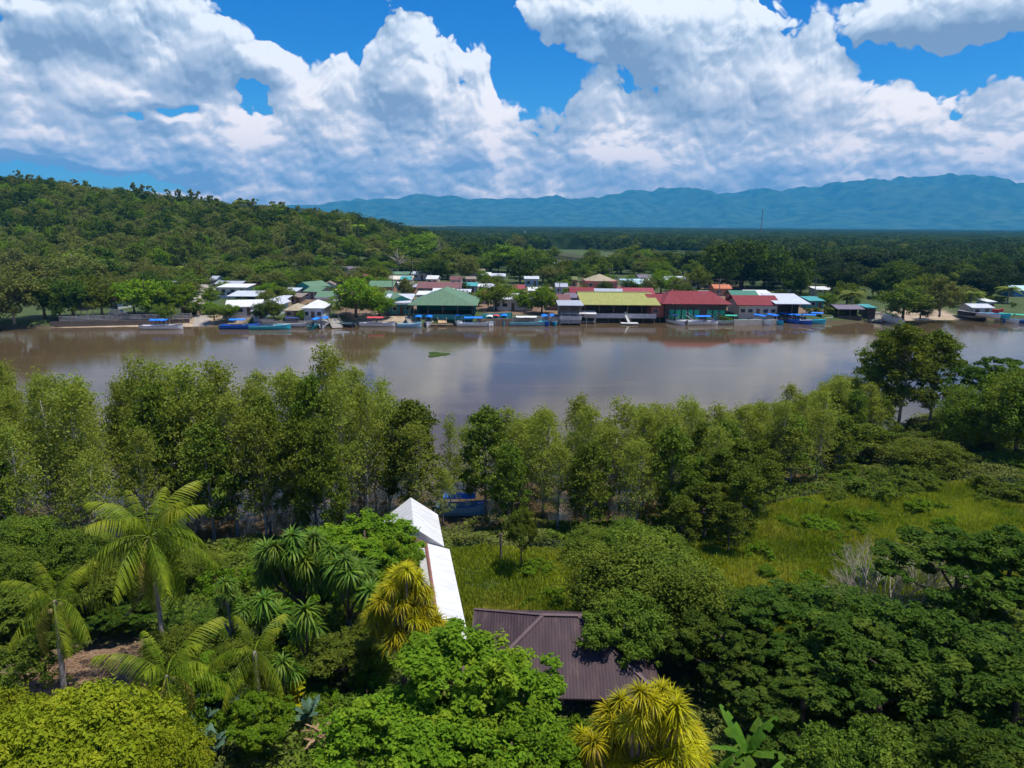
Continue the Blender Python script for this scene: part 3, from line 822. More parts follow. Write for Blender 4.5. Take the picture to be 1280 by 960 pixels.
def far_palm(px, py_top, D, h, label, group=None, s=1.0, i=[0]):
    t = AT(px, py_top, D); z = gz(t.x, t.y); h = t.z - z if h is None else h
    i[0] += 1
    e = empty('coconut_palm', (t.x, t.y, z), i[0] * 1.3)
    MB().tube([(0, 0, -0.1), (0.2, 0, h * 0.5), (0, 0, h)], [0.24, 0.18, 0.14], 6).build('trunk', bark_p, e)
    c = obj('crown', SPM[i[0] % 3], e, (0, 0, h)); c.scale = (s, s, s)
    tag(e, label, 'palm', group); return e

# ------------------------------------------------------------------ strap-leaved plants in rosettes
def rosette_mesh(rng, mat, L=0.9, n=52, w=0.05, droop=0.9, low=-0.35):
    V = []; Fq = []
    for i in range(n):
        a = i * 2.39996 + rng.uniform(-.2, .2); t = i / n; el0 = 1.45 - (1.45 - low) * t ** 0.8
        l = L * rng.uniform(0.8, 1.1) * (0.75 + 0.35 * t); d = np.array([math.cos(a), math.sin(a), 0]); side = np.array([-math.sin(a), math.cos(a), 0])
        b = len(V); S = 5
        for s in range(S + 1):
            u = s / S; e = el0 - droop * u * u * 1.3
            c = d * l * u * math.cos(el0 - droop * u * 0.5) + np.array([0, 0, l * u * math.sin(el0 - droop * u * 0.6)])
            ww = w * (0.75 + 0.5 * math.sin(math.pi * min(1, u * 1.2))) * (1 - u ** 3 * 0.95)
            V += [c - side * ww, c + side * ww]
        for s in range(S): Fq.append((b + 2 * s, b + 2 * s + 1, b + 2 * s + 3, b + 2 * s + 2))
    Fq = np.array(Fq)
    return np_mesh('leaf_rosette', np.array(V), Fq, LM[mat], attrs={'tint': ('FACE', np.repeat(np.clip(rng.normal(0.5, 0.28, n), 0, 1), 5))})
ROS = {'screw': [rosette_mesh(rngp, 'screw', 1.15, 76, 0.045, 1.2, -0.8) for _ in range(3)], 'gold': [rosette_mesh(rngp, 'gold', 0.80, 90, 0.026, 0.95, -0.35) for _ in range(3)],
       'dry': [rosette_mesh(rngp, 'dry', 0.7, 34, 0.03, 0.9, -1.3)]}
def rosette_tree(name, label, cat, heads, mat, base, bark=bark_b, skirt=True, s=1.0, rng=random.Random(5)):
    """heads: points in the world where the rosettes sit, on branching stems from the base"""
    b = Vector(base); e = empty(name, b); mb = MB()
    cen = sum((Vector(h) for h in heads), Vector()) / len(heads) - b
    fork = Vector((cen.x * 0.5, cen.y * 0.5, cen.z * 0.5))
    mb.tube([(0, 0, -0.1), fork * 0.5, fork], [0.16, 0.13, 0.11], 7)
    for h in heads:
        q = Vector(h) - b; md = fork.lerp(q, 0.5) + Vector(((q.x - fork.x) * 0.2, (q.y - fork.y) * 0.2, -0.2))
        mb.tube([fork - Vector((0, 0, 0.1)), md, q], [0.09, 0.075, 0.06], 6)
    mb.build('stem', bark, e, smooth=True)
    more = []
    for h in heads:
        for _ in range(3 if len(heads) > 3 else 0):
            more.append(Vector(h) + Vector((rng.uniform(-.55, .55), rng.uniform(-.3, .7), rng.uniform(-.75, -.2))))
    for h in list(heads) + more:
        q = Vector(h) - b
        r = obj('leaf_rosette', rng.choice(ROS[mat]), e, q, (rng.uniform(-.3, .3), rng.uniform(-.3, .3), rng.uniform(0, 6.28)))
        k = s * rng.uniform(0.8, 1.15); r.scale = (k, k, k)
        if skirt and rng.random() < 0.5:
            d = obj('dead_leaf_skirt', ROS['dry'][0], e, q - Vector((0, 0, 0.2)), (0, 0, rng.uniform(0, 6))); d.scale = (k * 0.8,) * 3
            d['label'] = 'dry brown leaves hanging under the rosette'
    tag(e, label, cat); return e

# ================================================================== forest on the hill and the plain
def mesh_arrays(me):
    V = np.empty(len(me.vertices) * 3, np.float32); me.vertices.foreach_get('co', V)
    L = np.empty(len(me.loops), np.int32); me.loops.foreach_get('vertex_index', L)
    t = np.empty(len(me.polygons), np.float32); me.attributes['tint'].data.foreach_get('value', t)
    return V.reshape(-1, 3), L.reshape(-1, 4), t
def merged(name, items, mats):
    """items: (crown mesh, x, y, z, sx, sz, rot, material index)"""
    cache = {}; VV = []; FF = []; TT = []; MI = []; n = 0
    for me, x, y, z, sx, sz, rot, mi in items:
        if me.name not in cache: cache[me.name] = mesh_arrays(me)
        V, Fq, t = cache[me.name]
        c, s = math.cos(rot), math.sin(rot)
        VV.append(np.stack([(V[:, 0] * c - V[:, 1] * s) * sx + x, (V[:, 0] * s + V[:, 1] * c) * sx + y, V[:, 2] * sz + z], 1))
        FF.append(Fq + n); n += len(V); TT.append(np.clip(t + rr.uniform(-0.35, 0.35), 0, 1)); MI.append(np.full(len(Fq), mi))
    return np_mesh(name, np.concatenate(VV), np.concatenate(FF), mats, np.concatenate(MI), attrs={'tint': ('FACE', np.concatenate(TT))})
rr = random.Random(12)
LEFT_VIEW = lambda x, y: x > -0.80 * y - 8 and x < 0.80 * y + 8
cand = []
yy = 236.0
while yy < 500:
    xx = -0.8 * yy - 10
    while xx < -35:
        x = xx + rr.uniform(-3.6, 3.6); y = yy + rr.uniform(-3.4, 3.4)
        hz_ = gz(x, y)
        px_ = 640 + FPX * x / y
        edge = np.interp(px_, [-200, 60, 150, 250, 330, 420, 520, 570], [232, 250, 262, 300, 322, 345, 372, 398])
        if y > edge and px_ < 560 and not (238 < px_ < 270 and y < 290): cand.append((y + abs(x) * 0.1, x, y, hz_))
        xx += 7.6
    yy += 7.2
cand.sort()
hill_ind = cand[:270]; hill_rest = cand[270:]
HLAB = {'h0': 'mid green domed tree', 'h1': 'dark green flat topped tree', 'h2': 'olive green domed tree', 'h3': 'narrow upright tree', 'h4': 'bright green domed tree'}
wk = ['h0', 'h1', 'h2', 'h3', 'h4']
for d, x, y, z in hill_ind:
    kk = rr.choices(wk, [4, 3, 3, 1.2, 1.6])[0]
    if fbm(np.array([x * 0.02]), np.array([y * 0.02]), 2, 61)[0] > 0.62: kk = 'h2'
    h = rr.uniform(7.5, 16); px_h = 640 + FPX * x / y
    plant_tree(K[kk], x, y, h, (5 + h * .35) * rr.uniform(0.75, 1.35), 'hillside_tree', HLAB[kk] + ' on the hill ' + ('above the riverside fence' if px_h < 130 else 'above the road' if px_h < 250 else 'above the long white roofs' if px_h < 370 else 'above the faded red roof') + (' low down' if y < 300 else ''), 'trees of the hill forest', z=z, rng=rr)
items = []
for d, x, y, z in hill_rest:
    ki = rr.choices(range(5), [4, 3, 3, 1.2, 1.6])[0]; kd = K['h%d' % ki]; h = rr.uniform(9, 15)
    items.append((rr.choice(kd.v)[0], x, y, z, h / kd.H * rr.uniform(0.9, 1.1), h / kd.H, rr.uniform(0, 6.28), ki))
tag(obj('hill_forest', merged('hill_forest', items, [LM[q] for q in ('mid', 'dark', 'olive', 'mid', 'bright')])), kind='stuff')
# thin emergent trees along the crest
for px, ptop, D in [(20,216,440),(14,224,430),(36,222,445),(48,224,455),(92,228,450),(88,238,440),(118,238,450),(165,232,450),(178,234,455),(186,236,445),(208,240,455),(222,240,450),(236,240,455),(246,243,450),(262,248,455),(300,252,460),(318,252,455),(340,256,460),(352,256,450),(372,262,455),(395,264,460)]:
    t = AT(px, ptop - 8, D); z = gz(t.x, t.y)
    if t.z - z > 6: plant_tree(K['h_wisp'], t.x, t.y, t.z - z, rr.uniform(4.5, 7), 'emergent_tree', 'thin tall tree standing out of the forest along the hill crest', 'thin emergent trees on the hill crest', z=z, rng=rr)
for px, ptop, D in [(300,252,452),(310,253,455),(345,256,455),(352,258,450),(430,276,380),(448,282,372)]:
    far_palm(px, ptop, D, None, 'palm standing out of the trees along the hill crest', 'palms on the hill crest', s=1.2)

# the plain beyond the town: bumpy forest canopy far off, crowns nearer
ysf = np.array(list(np.geomspace(700, 9000, 150)))
us = np.linspace(-0.86, 0.86, 700)
UU, YF = np.meshgrid(us, ysf); XF = UU * YF
sc = np.clip(YF / 900, 1, 6)
ZF = 9.5 + 7 * fbm(XF / 14 / sc ** .5, YF / 60, 3, 71, 0.6) + 4.5 * fbm(XF / 150, YF / 700, 3, 75) - 3
ZF = np.where(YF < 705, 1.0, ZF)
idx = np.arange(XF.size).reshape(XF.shape)
quads = np.stack([idx[:-1, :-1], idx[:-1, 1:], idx[1:, 1:], idx[1:, :-1]], -1).reshape(-1, 4)
pm, N, p, o = new_mat('plain_forest_shaded')
tcn = N.n('ShaderNodeTexCoord').outputs['Object']
n1 = N.noise(N.vmath('MULTIPLY', tcn, (1, 0.35, 1)), 0.06, 4, 0.7); n2 = N.noise(tcn, 0.0016, 4, 0.6)
c = N.mix(N.smooth(n1, 0.35, 0.7), (0.008, 0.018, 0.008), (0.030, 0.050, 0.018))  # darkened all over, cloud shadow on the plain put into the colour
yv = N.n('ShaderNodeSeparateXYZ'); N.put(yv.inputs[0], tcn)
fld_ = N.math('MULTIPLY', N.smooth(n2, 0.50, 0.62), N.smooth(yv.outputs[1], 4500, 6500))
c = N.mix(fld_, c, (0.16, 0.19, 0.07))
N.put(p.inputs['Base Color'], c); p.inputs['Roughness'].default_value = 1.0; p.inputs['Specular IOR Level'].default_value = 0.0
tag(obj('far_woodland', np_mesh('far_woodland', np.stack([XF, YF, ZF], -1).reshape(-1, 3), quads, pm, smooth=False)), kind='stuff')
items = []
pk = ['f_dusky', 'f_dark', 'f_mid', 'f_olive']
lowk = {}
for j, (q, mt_) in enumerate([('f_dusky', 'dusky'), ('f_dark', 'dusky'), ('f_mid', 'dark'), ('f_olive', 'olive')]):
    lowk[j] = Kind('low', mt_, bark_b, 'dome', 11, 5.5, 14, k=4, per=10, size=1.05, var=3, tr=0.3, seed=90 + j, single=True, rfrac=0.6, up=0.8, kmax=0)
yy = 330.0
while yy < 960:
    stp = 9.0 + (yy - 330) * 0.008
    xx = -0.8 * yy
    while xx < 0.82 * yy:
        x = xx + rr.uniform(-4, 4); y = yy + rr.uniform(-4, 4)
        px_ = 640 + FPX * x / y
        e_ = ((x - POND[0].x) / (POND[1] + 9)) ** 2 + ((y - POND[0].y) / (POND[2] + 12)) ** 2
        ymin = np.interp(px_, [400, 480, 560, 640, 700, 760, 900, 960, 1000, 1280], [520, 480, 470, 480, 760, 640, 430, 360, 345, 340])
        if y > ymin and e_ > 1 and not (px_ < 520 and y < 520) and not (x > POND[0].x - 20 and px_ < 890 and y < 640):
            j = rr.choices(range(4), [5, 4, 2, 0.5])[0]; kd = lowk[j]; h = rr.uniform(9, 15) * (1.0 if y > 500 else 0.9)
            items.append((rr.choice(kd.v)[0], x, y, gz(x, y) - 0.5, h / kd.H * rr.uniform(0.95, 1.35), h / kd.H, rr.uniform(0, 6.28), j))
        xx += stp
    yy += stp * 0.9
tag(obj('plain_woodland', merged('plain_woodland', items, [LM['dusky'], LM['dusky'], LM['dark'], LM['olive']])), kind='stuff')

# ------------------------------------------------------------------ trees of the far bank, one by one: px, py at the foot, width and height in px, sort, label
def ftree(px, py, w, h, kind, label, group=None, cat='tree', name='tree'):
    g = GG(px, py); sc = FPX / (g.y * math.cos(PITCH) + (CAM_H - g.z) * math.sin(PITCH))
    return plant_tree(K[kind], g.x, g.y, h / sc, w / sc, name, label, group, z=g.z, rng=rr, cat=cat)
for t in [
 (18,402,62,74,'f_olive','pale olive tree on the bank at the picture edge below the hill','', ),
 (-8,404,50,60,'f_olive','olive tree cut by the picture edge on the far bank',''),
 (45,372,60,50,'f_olive','tall olive crown rising behind the dark bank trees near the hill foot',''),
 (95,368,60,55,'f_olive','broad olive crown behind the dark riverside trees',''),
 (56,397,52,50,'f_dark','dark tree over the water, first of the row beside the olive trees',''),
 (92,396,54,50,'f_dark','dark spreading tree shading the small shelter on the bank',''),
 (128,396,50,50,'f_mid','dark green tree between the shelter and the white car',''),
 (75,398,36,40,'f_dark','lower dark crown filling the gap in the riverside row',''),
 (184,394,66,52,'f_bright','large bright green tree behind the pale riverside fence',''),
 (168,392,40,44,'f_mid','green tree beside the parked white car',''),
 (229,394,44,42,'f_bright','bright green tree shading the dark hut next to the road',''),
 (205,392,32,34,'f_mid','green tree between the two bright ones by the fence',''),
 (206,402,28,24,'f_mid','small dark tree standing at the sea wall over the beach',''),
 (282,352,34,26,'f_mid','round tree behind the long grey roofed houses',''),
 (240,344,30,28,'f_mid','tree at the upper end of the road',''),
 (212,350,26,22,'f_olive','small olive tree behind the white roofed shed',''),
 (340,348,44,26,'f_mid','tree behind the green roofed houses at the hill foot',''),
 (315,352,34,22,'f_bright','light green tree above the grey roofs',''),
 (268,400,28,20,'f_mid','bushy tree at the road end above the sand',''),
 (288,398,26,20,'f_bright','light green bushy tree below the long white roof',''),
 (262,392,22,16,'f_bright','low green tree on the road verge',''),
 (300,390,24,18,'f_dark','dark bushy tree against the wall of the long white roofed house',''),
 (326,402,22,24,'f_dark','dark tree between the white roofed house and the water',''),
 (342,398,26,30,'f_mid','green tree in front of the grey gabled house',''),
 (335,372,36,18,'f_bright','green tree behind the grey gabled house',''),
 (352,380,36,24,'f_mid','tree behind the thatched hut',''),
 (376,402,10,16,'f_mid','slim green tree beside the white hipped roof house',''),
 (408,388,22,14,'f_bright','bright bush like tree behind the white hipped roof house',''),
 (445,397,64,50,'f_bright','large spreading tree with a dark trunk above the moored boats',''),
 (474,396,42,30,'f_bright','lower spreading tree beside the large one with the dark trunk',''),
 (420,352,34,22,'f_dark','dark tree beside the red roof at the hill foot',''),
 (395,352,30,18,'f_mid','tree behind the teal walled house',''),
 (480,352,26,18,'f_mid','tree between the white roofs and the red roof',''),
 (460,338,34,24,'f_dark','dark tree behind the red roofed house',''),
 (500,334,46,30,'f_dark','dark tree behind the white roofs at the foot of the hill',''),
 (483,338,30,18,'f_bright','bright small tree behind the cream roof',''),
 (525,338,58,46,'f_bright','big domed bright green tree rising behind the town',''),
 (497,330,34,36,'f_bare','bare branched grey tree at the end of the hill',''),
 (549,338,26,44,'f_bare','bare grey tree beside the big domed tree',''),
 (560,346,46,38,'f_mid','broad green tree behind the brown roofs',''),
 (541,350,40,28,'f_dark','dark tree close behind the long brown roof',''),
 (577,350,36,32,'f_olive','olive tree behind the grey white houses',''),
 (594,335,44,32,'f_dark','dark rounded tree behind the town next to the pond',''),
 (612,340,30,14,'f_mid','low green tree before the small grey roof',''),
 (635,340,50,34,'f_bright','bright green tree behind the town, first before the pond',''),
 (664,348,46,42,'f_mid','tall green tree in the middle of the town',''),
 (650,354,40,32,'f_dark','dark tree in the middle of the town',''),
 (690,356,34,26,'f_olive','olive tree next to the hexagonal brown roof',''),
 (693,324,16,16,'f_mid','small round tree alone on the pond edge',''),
 (634,322,34,16,'f_olive','yellow olive tree on the near side of the pond',''),
 (645,316,24,22,'f_olive','brownish tree standing before the distant dark woodland',''),
 (620,388,44,36,'f_mid','green tree in front of the white house with dark windows',''),
 (638,384,30,26,'f_bright','light green tree beside the white house',''),
 (677,392,40,34,'f_bright','bright spreading tree at the sea wall by the maroon roof',''),
 (656,388,34,26,'f_bright','bright tree over the white house near the sea wall',''),
 (606,374,22,16,'f_bright','low tree beside the small orange roof',''),
 (632,372,30,20,'f_mid','tree behind the white house with dark windows',''),
 (505,364,14,12,'f_mid','small tree between the white roofs behind the green restaurant',''),
 (580,366,16,14,'f_dark','small tree beside the teal roof',''),
 (752,346,50,26,'f_dark','wide umbrella shaped tree behind the hexagonal brown roof',''),
 (776,342,46,22,'f_dark','second wide dark tree behind the hexagonal brown roof',''),
 (724,342,34,18,'f_dark','dark tree at the side of the wide umbrella shaped ones',''),
 (826,367,32,30,'f_bright','round bright green tree behind the yellow and red restaurants',''),
 (852,364,30,18,'f_olive','olive tree before the long pale roof',''),
 (872,364,34,32,'f_mid','green tree at the end of the long pale roof',''),
 (786,334,40,28,'f_mid','green tree behind the cyan white roof',''),
 (806,338,30,26,'f_bright','bright tree behind the cyan white roof',''),
 (833,342,40,28,'f_dark','dark tree beyond the long pale roof',''),
 (868,345,46,32,'f_dusky','dusky tree beyond the long pale roof',''),
 (900,358,54,56,'f_dark','tall dark tree above the orange roofed hut',''),
 (925,362,60,64,'f_dark','tallest dark tree behind the red roofed bank houses',''),
 (955,360,60,50,'f_dark','dark tree behind the white and grey bank roofs',''),
 (890,338,36,30,'f_mid','green topped tree behind the tall dark ones',''),
 (985,356,56,50,'f_dusky','dusky tree behind the grey bank roof',''),
 (1015,352,54,42,'f_dusky','dusky tree next to the tilted pale roof',''),
 (1000,366,30,22,'f_olive','small olive tree behind the grey white bank roof',''),
 (1033,384,26,20,'f_mid','dark bushy tree beside the teal shed',''),
 (1058,382,36,30,'f_mid','yellow green tree over the brown riverside shed',''),
 (1070,352,60,42,'f_dusky','dusky tree beyond the brown riverside shed',''),
 (1108,352,60,42,'f_dusky','dusky tree behind the riverside spreading tree',''),
 (1098,372,34,30,'f_dark','dark tree behind the white covered boat',''),
 (1128,399,56,46,'f_mid','spreading green tree over the water beside the white covered boat',''),
 (1152,384,44,46,'f_mid','green tree behind the sand of the far beach',''),
 (1174,396,42,50,'f_olive','grey olive tree at the edge of the far beach',''),
 (1150,398,30,22,'f_dark','low dark tree at the water beside the far beach',''),
 (1205,380,34,24,'f_olive','olive tree behind the hut on the far beach',''),
 (1225,372,40,34,'f_dusky','dusky tree behind the far beach',''),
 (1250,366,44,36,'f_dusky','dusky tree behind the lawn at the picture edge',''),
 (1190,362,50,40,'f_dusky','dusky tree behind the grey olive one',''),
 (1150,356,60,40,'f_dusky','dusky tree far behind the beach trees',''),
 (1285,362,50,44,'f_dusky','dusky tree at the picture edge behind the blue sheeted shelter',''),
 (1245,378,24,12,'f_bush','small shrub on the lawn beside the far beach',''),
 (1266,384,8,8,'f_bush','lone round bush on the lawn',''),
 (1040,392,26,14,'f_bush','bush on the grassy bank by the blue boats',''),
 (1018,392,22,10,'f_bush','low bush behind the blue boats',''),
 (905,400,16,8,'f_bush','low bush under the red gabled house',''),
]:
    px, py, w, h, kd, lb = t[:6]
    ftree(px, py, w * 1.12, h * 1.05, kd, lb)
for px, pt, D, lb in [(91,318,262,'coconut palm above the dark bank trees below the hill'),(134,326,255,'pale fronded coconut palm behind the white car'),(231,334,262,'small palm beside the upper end of the road'),
    (455,372,200,'small coconut palm in front of the large spreading tree'),(1067,366,205,'coconut palm over the brown riverside shed'),(1216,366,212,'coconut palm behind the hut on the far beach'),
    (1262,360,225,'young palm on the lawn near the blue sheeted shelter'),(465,312,330,'pale palm at the foot of the hill behind the red roof'),(120,332,250,'second palm behind the dark bank trees'),(1108,346,240,'small palm among the dusky trees behind the white covered boat')]:
    far_palm(px, pt, D, None, lb, s=1.05)

# ================================================================== the town
glass = paint('window_dark', (0.03, 0.035, 0.04), 0.15, 0.3)
white = paint('white_paint', (0.62, 0.61, 0.58), 0.6, 0.10)
woodm = paint('weathered_wood', (0.20, 0.15, 0.11), 0.85, 0.3)
conc = paint('concrete', (0.30, 0.27, 0.23), 0.9, 0.25)
dimm = paint('dim_interior', (0.07, 0.06, 0.05), 0.9, 0.3)
RC = {'green': (0.10, 0.20, 0.11), 'dkgreen': (0.05, 0.19, 0.13), 'red': (0.19, 0.014, 0.022), 'rose': (0.28, 0.045, 0.06), 'maroon': (0.17, 0.07, 0.07), 'white': (0.66, 0.66, 0.65), 'grey': (0.36, 0.39, 0.44),
      'ltgrey': (0.50, 0.53, 0.58), 'cream': (0.60, 0.57, 0.45), 'yellow': (0.30, 0.30, 0.075), 'olive': (0.13, 0.15, 0.035), 'brown': (0.24, 0.19, 0.15), 'thatch': (0.36, 0.30, 0.19), 'cyan': (0.42, 0.62, 0.68),
      'teal': (0.05, 0.30, 0.30), 'orange': (0.50, 0.16, 0.07), 'purple': (0.16, 0.13, 0.17)}
WC = {'white': (0.60, 0.60, 0.58), 'cream': (0.55, 0.50, 0.38), 'grey': (0.33, 0.34, 0.34), 'teal': (0.04, 0.28, 0.27), 'green': (0.02, 0.36, 0.20), 'blue': (0.06, 0.20, 0.42), 'ltblue': (0.35, 0.47, 0.58), 'red': (0.40, 0.13, 0.10),
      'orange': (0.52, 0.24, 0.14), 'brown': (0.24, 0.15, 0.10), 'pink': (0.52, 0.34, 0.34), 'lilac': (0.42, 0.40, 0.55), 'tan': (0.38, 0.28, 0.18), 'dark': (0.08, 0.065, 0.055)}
def roof_part(e, w, d, H, kind, rise, mat, ov, t=0.14, name='roof', parent=None):
    x0, x1, y0, y1 = -w / 2 - ov, w / 2 + ov, -ov, d + ov; m_ = MB(); ym = (y0 + y1) / 2
    dz = H
    if kind == 'gablex':
        m_.slab([(x0, y0, dz), (x1, y0, dz), (x1, ym, dz + rise), (x0, ym, dz + rise)], t)
        m_.slab([(x0, ym, dz + rise), (x1, ym, dz + rise), (x1, y1, dz), (x0, y1, dz)], t)
    elif kind == 'gabley':
        m_.slab([(x0, y0, dz), (0, y0, dz + rise), (0, y1, dz + rise), (x0, y1, dz)], t)
        m_.slab([(0, y0, dz + rise), (x1, y0, dz), (x1, y1, dz), (0, y1, dz + rise)], t)
    elif kind == 'hip':
        k = min(min(w, d) / 2 + ov, 0.24 * w if w > 12 else 99)
        if w >= d: a = (x0 + k, ym, dz + rise); b = (x1 - k, ym, dz + rise)
        else: a = (0, y0 + k, dz + rise); b = (0, y1 - k, dz + rise)
        c = [(x0, y0, dz), (x1, y0, dz), (x1, y1, dz), (x0, y1, dz)]
        if w >= d:
            m_.slab([c[0], c[1], b, a], t); m_.slab([c[1], c[2], b], t); m_.slab([c[2], c[3], a, b], t); m_.slab([c[3], c[0], a], t)
        else:
            m_.slab([c[0], c[1], a], t); m_.slab([c[1], c[2], b, a], t); m_.slab([c[2], c[3], b], t); m_.slab([c[3], c[0], a, b], t)
    elif kind == 'shed':
        m_.slab([(x0, y0, dz), (x1, y0, dz), (x1, y1, dz + rise), (x0, y1, dz + rise)], t)
    elif kind == 'hex':
        n = 8; top = (0, ym, dz + rise)
        r = [(math.cos(2 * math.pi * (i + .5) / n) * (w / 2 + ov), ym + math.sin(2 * math.pi * (i + .5) / n) * (d / 2 + ov), dz) for i in range(n)]
        for i in range(n): m_.slab([r[i], r[(i + 1) % n], top], t)
    return m_.build(name, mat, e)
def window(e, x, z, w, h, y=0.0):
    f = MB().box(x - w / 2 - .08, x + w / 2 + .08, y - .05, y + .02, z - .08, z + h + .08).build('window', white, e)
    MB().box(x - w / 2, x + w / 2, y - .075, y - .053, z, z + h).build('pane', glass, f)
FOOT = []
def building(label, px0, px1, py, depth, H, rk, rise, rc, wc, cat='house', name='house', yaw=0.0, ov=0.5, open_=0, nwin=2, door=True, rail=None, rust=0.25, base=0.0, rcx=None, posts=None, stilts=False, floor2=False, sidewin=False, bandcol=None, group=None, wallw=1.0):
    if stilts: py -= 4
    H *= .86 if H < 4.4 else .8; rise *= .8
    a = GG(px0, py); b = GG(px1, py); c = (a + b) / 2; w = (b - a).length / math.cos(yaw) * (1 if not yaw else 0.96)
    z = max(1.5, gz(c.x, c.y)) + base
    e = empty(name, (c.x, c.y, z), yaw)
    FOOT.append((c.x, c.y + depth / 2, w / 2 + 1.5, depth / 2 + 1.5))
    tag(e, label, cat, group)
    rm = roofmat('roof_' + rc, RC[rc], rust, along='y' if rk == 'gabley' else 'x')
    wm_ = paint('wall_' + wc, WC[wc], 0.8)
    w = max(2.0, w - 2 * ov)
    lo = -0.8 if not stilts else -0.25
    wl = MB(); ww = w
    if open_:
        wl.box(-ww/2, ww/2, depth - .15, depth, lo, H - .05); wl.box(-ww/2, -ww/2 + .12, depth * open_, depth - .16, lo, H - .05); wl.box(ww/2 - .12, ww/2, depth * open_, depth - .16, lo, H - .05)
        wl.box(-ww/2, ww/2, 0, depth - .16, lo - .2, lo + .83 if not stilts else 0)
    else:
        wl.box(-ww/2, ww/2, 0, depth, lo, H - .03)
    if rk == 'gabley':
        r_ = rise * ww / (ww + 2 * ov) + rise * 2 * ov / (ww + 2 * ov) * 0.9
        for y_ in ((0.0, .1), (depth - .1, depth)):
            n_ = len(wl.v); z0 = H - .03
            wl.add([(-ww/2, y_[0], z0), (ww/2, y_[0], z0), (0, y_[0], z0 + r_ * .97), (-ww/2, y_[1], z0), (ww/2, y_[1], z0), (0, y_[1], z0 + r_ * .97)], [(0,1,2), (5,4,3), (0,2,5,3), (2,1,4,5), (1,0,3,4)])
    if rk == 'gablex':
        z0 = H - .03; r_ = rise * 0.97
        for x_ in ((-ww/2, -ww/2 + .1), (ww/2 - .1, ww/2)):
            wl.add([(x_[0], 0, z0), (x_[0], depth, z0), (x_[0], depth/2, z0 + r_), (x_[1], 0, z0), (x_[1], depth, z0), (x_[1], depth/2, z0 + r_)], [(0,2,1), (3,4,5), (0,3,5,2), (2,5,4,1), (1,4,3,0)])
    wl.build('wall', wm_, e)
    roof_part(e, w, depth, H, rk, rise, rm, ov)
    if open_ or posts:
        n_ = posts or max(2, int(w / 3.2))
        for i in range(n_ + 1):
            x = -w/2 + .12 + (w - .24) * i / n_
            MB().box(x - .08, x + .08, -.10, .06, lo, H - .14).build('post', woodm if wc != 'white' else white, e)
    else:
        if nwin:
            k = nwin + (1 if door else 0)
            for i in range(k):
                x = -w/2 + w * (i + .5) / k
                if door and i == k // 2:
                    dr = MB().box(x - .45, x + .45, -.06, .02, .02, 2.05).build('door', paint('door_brown', (0.16, 0.09, 0.05), .6), e)
                    MB().box(x + .3, x + .36, -.09, -.062, 1.0, 1.1).build('handle', conc, dr)
                else: window(e, x, min(1.0, H - 1.4), min(1.3, w / k * .6), .95)
        if floor2:
            for i in range(max(2, nwin)): window(e, -w/2 + w * (i + .5) / max(2, nwin), H - 1.6, 1.2, .9)
    if rail:
        MB().box(-w/2, w/2, -.22, -.13, 0.0 if not stilts else -.2, 1.0).build('railing', paint('rail_' + rail, WC[rail], .6), e)
    if stilts:
        n_ = max(2, int(w / 3))
        for i in range(n_ + 1):
            for y_ in (0.4, depth * .4):
                x = -w/2 + .3 + (w - .6) * i / n_
                MB().box(x - .12, x + .12, y_ - .12, y_ + .12, -z - 1.5, lo - .21).build('stilt', woodm, e)
    if bandcol:
        MB().box(-w/2 - ov, w/2 + ov, -ov - .06, -ov - .003, H - .5, H - .02).build('fascia', paint('fascia_' + bandcol, WC[bandcol], .6), e)
    return e

B = building
# --- around the road
B('small shed with pale grey flat roof behind trees beside the road', 212, 236, 360, 6, 2.6, 'shed', .5, 'ltgrey', 'grey', nwin=1)
B('hut with rusty red roof behind the parked white car', 132, 152, 386, 6, 2.6, 'gabley', 1.2, 'rose', 'white', nwin=1, yaw=-.3)
B('open dark hut with tan end wall under the bright tree by the road', 216, 242, 397, 7, 2.9, 'shed', .6, 'brown', 'tan', open_=.5)
B('grey blue roofed house highest of the block beside the road', 268, 304, 364, 7, 3.0, 'gablex', .9, 'grey', 'grey')
B('house with rusty brown low roof beside the grey blue one', 300, 318, 366, 7, 2.6, 'gablex', .8, 'maroon', 'brown', nwin=1)
B('long two storey white walled building with white roof by the road', 272, 311, 373, 7, 4.4, 'shed', .6, 'white', 'white', floor2=True, nwin=3)
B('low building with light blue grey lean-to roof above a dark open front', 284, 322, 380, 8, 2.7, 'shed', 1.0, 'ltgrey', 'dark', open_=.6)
B('long house with plain bright white roof sloping to the river', 284, 328, 394, 9, 2.8, 'gablex', 1.6, 'white', 'white', yaw=.28, nwin=3)
B('small light blue shack beside the long white roofed house', 314, 332, 398, 5, 2.4, 'shed', .5, 'ltgrey', 'ltblue', nwin=1)
B('house with pale grey gable facing the river and a red side roof', 326, 352, 394, 8, 3.2, 'gabley', 1.8, 'ltgrey', 'white', ov=.6)
B('hut with brown thatched roof and beige wall', 354, 378, 398, 7, 2.6, 'hip', 1.6, 'thatch', 'tan', nwin=1)
B('white walled house with patched white hipped roof on the sea wall', 377, 406, 401, 8, 3.4, 'hip', 1.9, 'white', 'white', rust=.6, nwin=2)
B('house with bright green gable roof and teal gable wall', 366, 394, 369, 8, 3.2, 'gabley', 2.0, 'green', 'teal', yaw=-.5, nwin=2)
B('low house with pale grey tin roof beside the teal walled one', 353, 372, 372, 6, 2.4, 'shed', .7, 'ltgrey', 'cream', nwin=1)
B('shack with rusty brown roof in front of the pale grey tin roof', 360, 378, 380, 6, 2.4, 'shed', .7, 'brown', 'tan', nwin=1)
B('house with plain green roof behind the white porch house', 378, 402, 374, 8, 2.8, 'gablex', 1.5, 'green', 'grey', yaw=-.3)
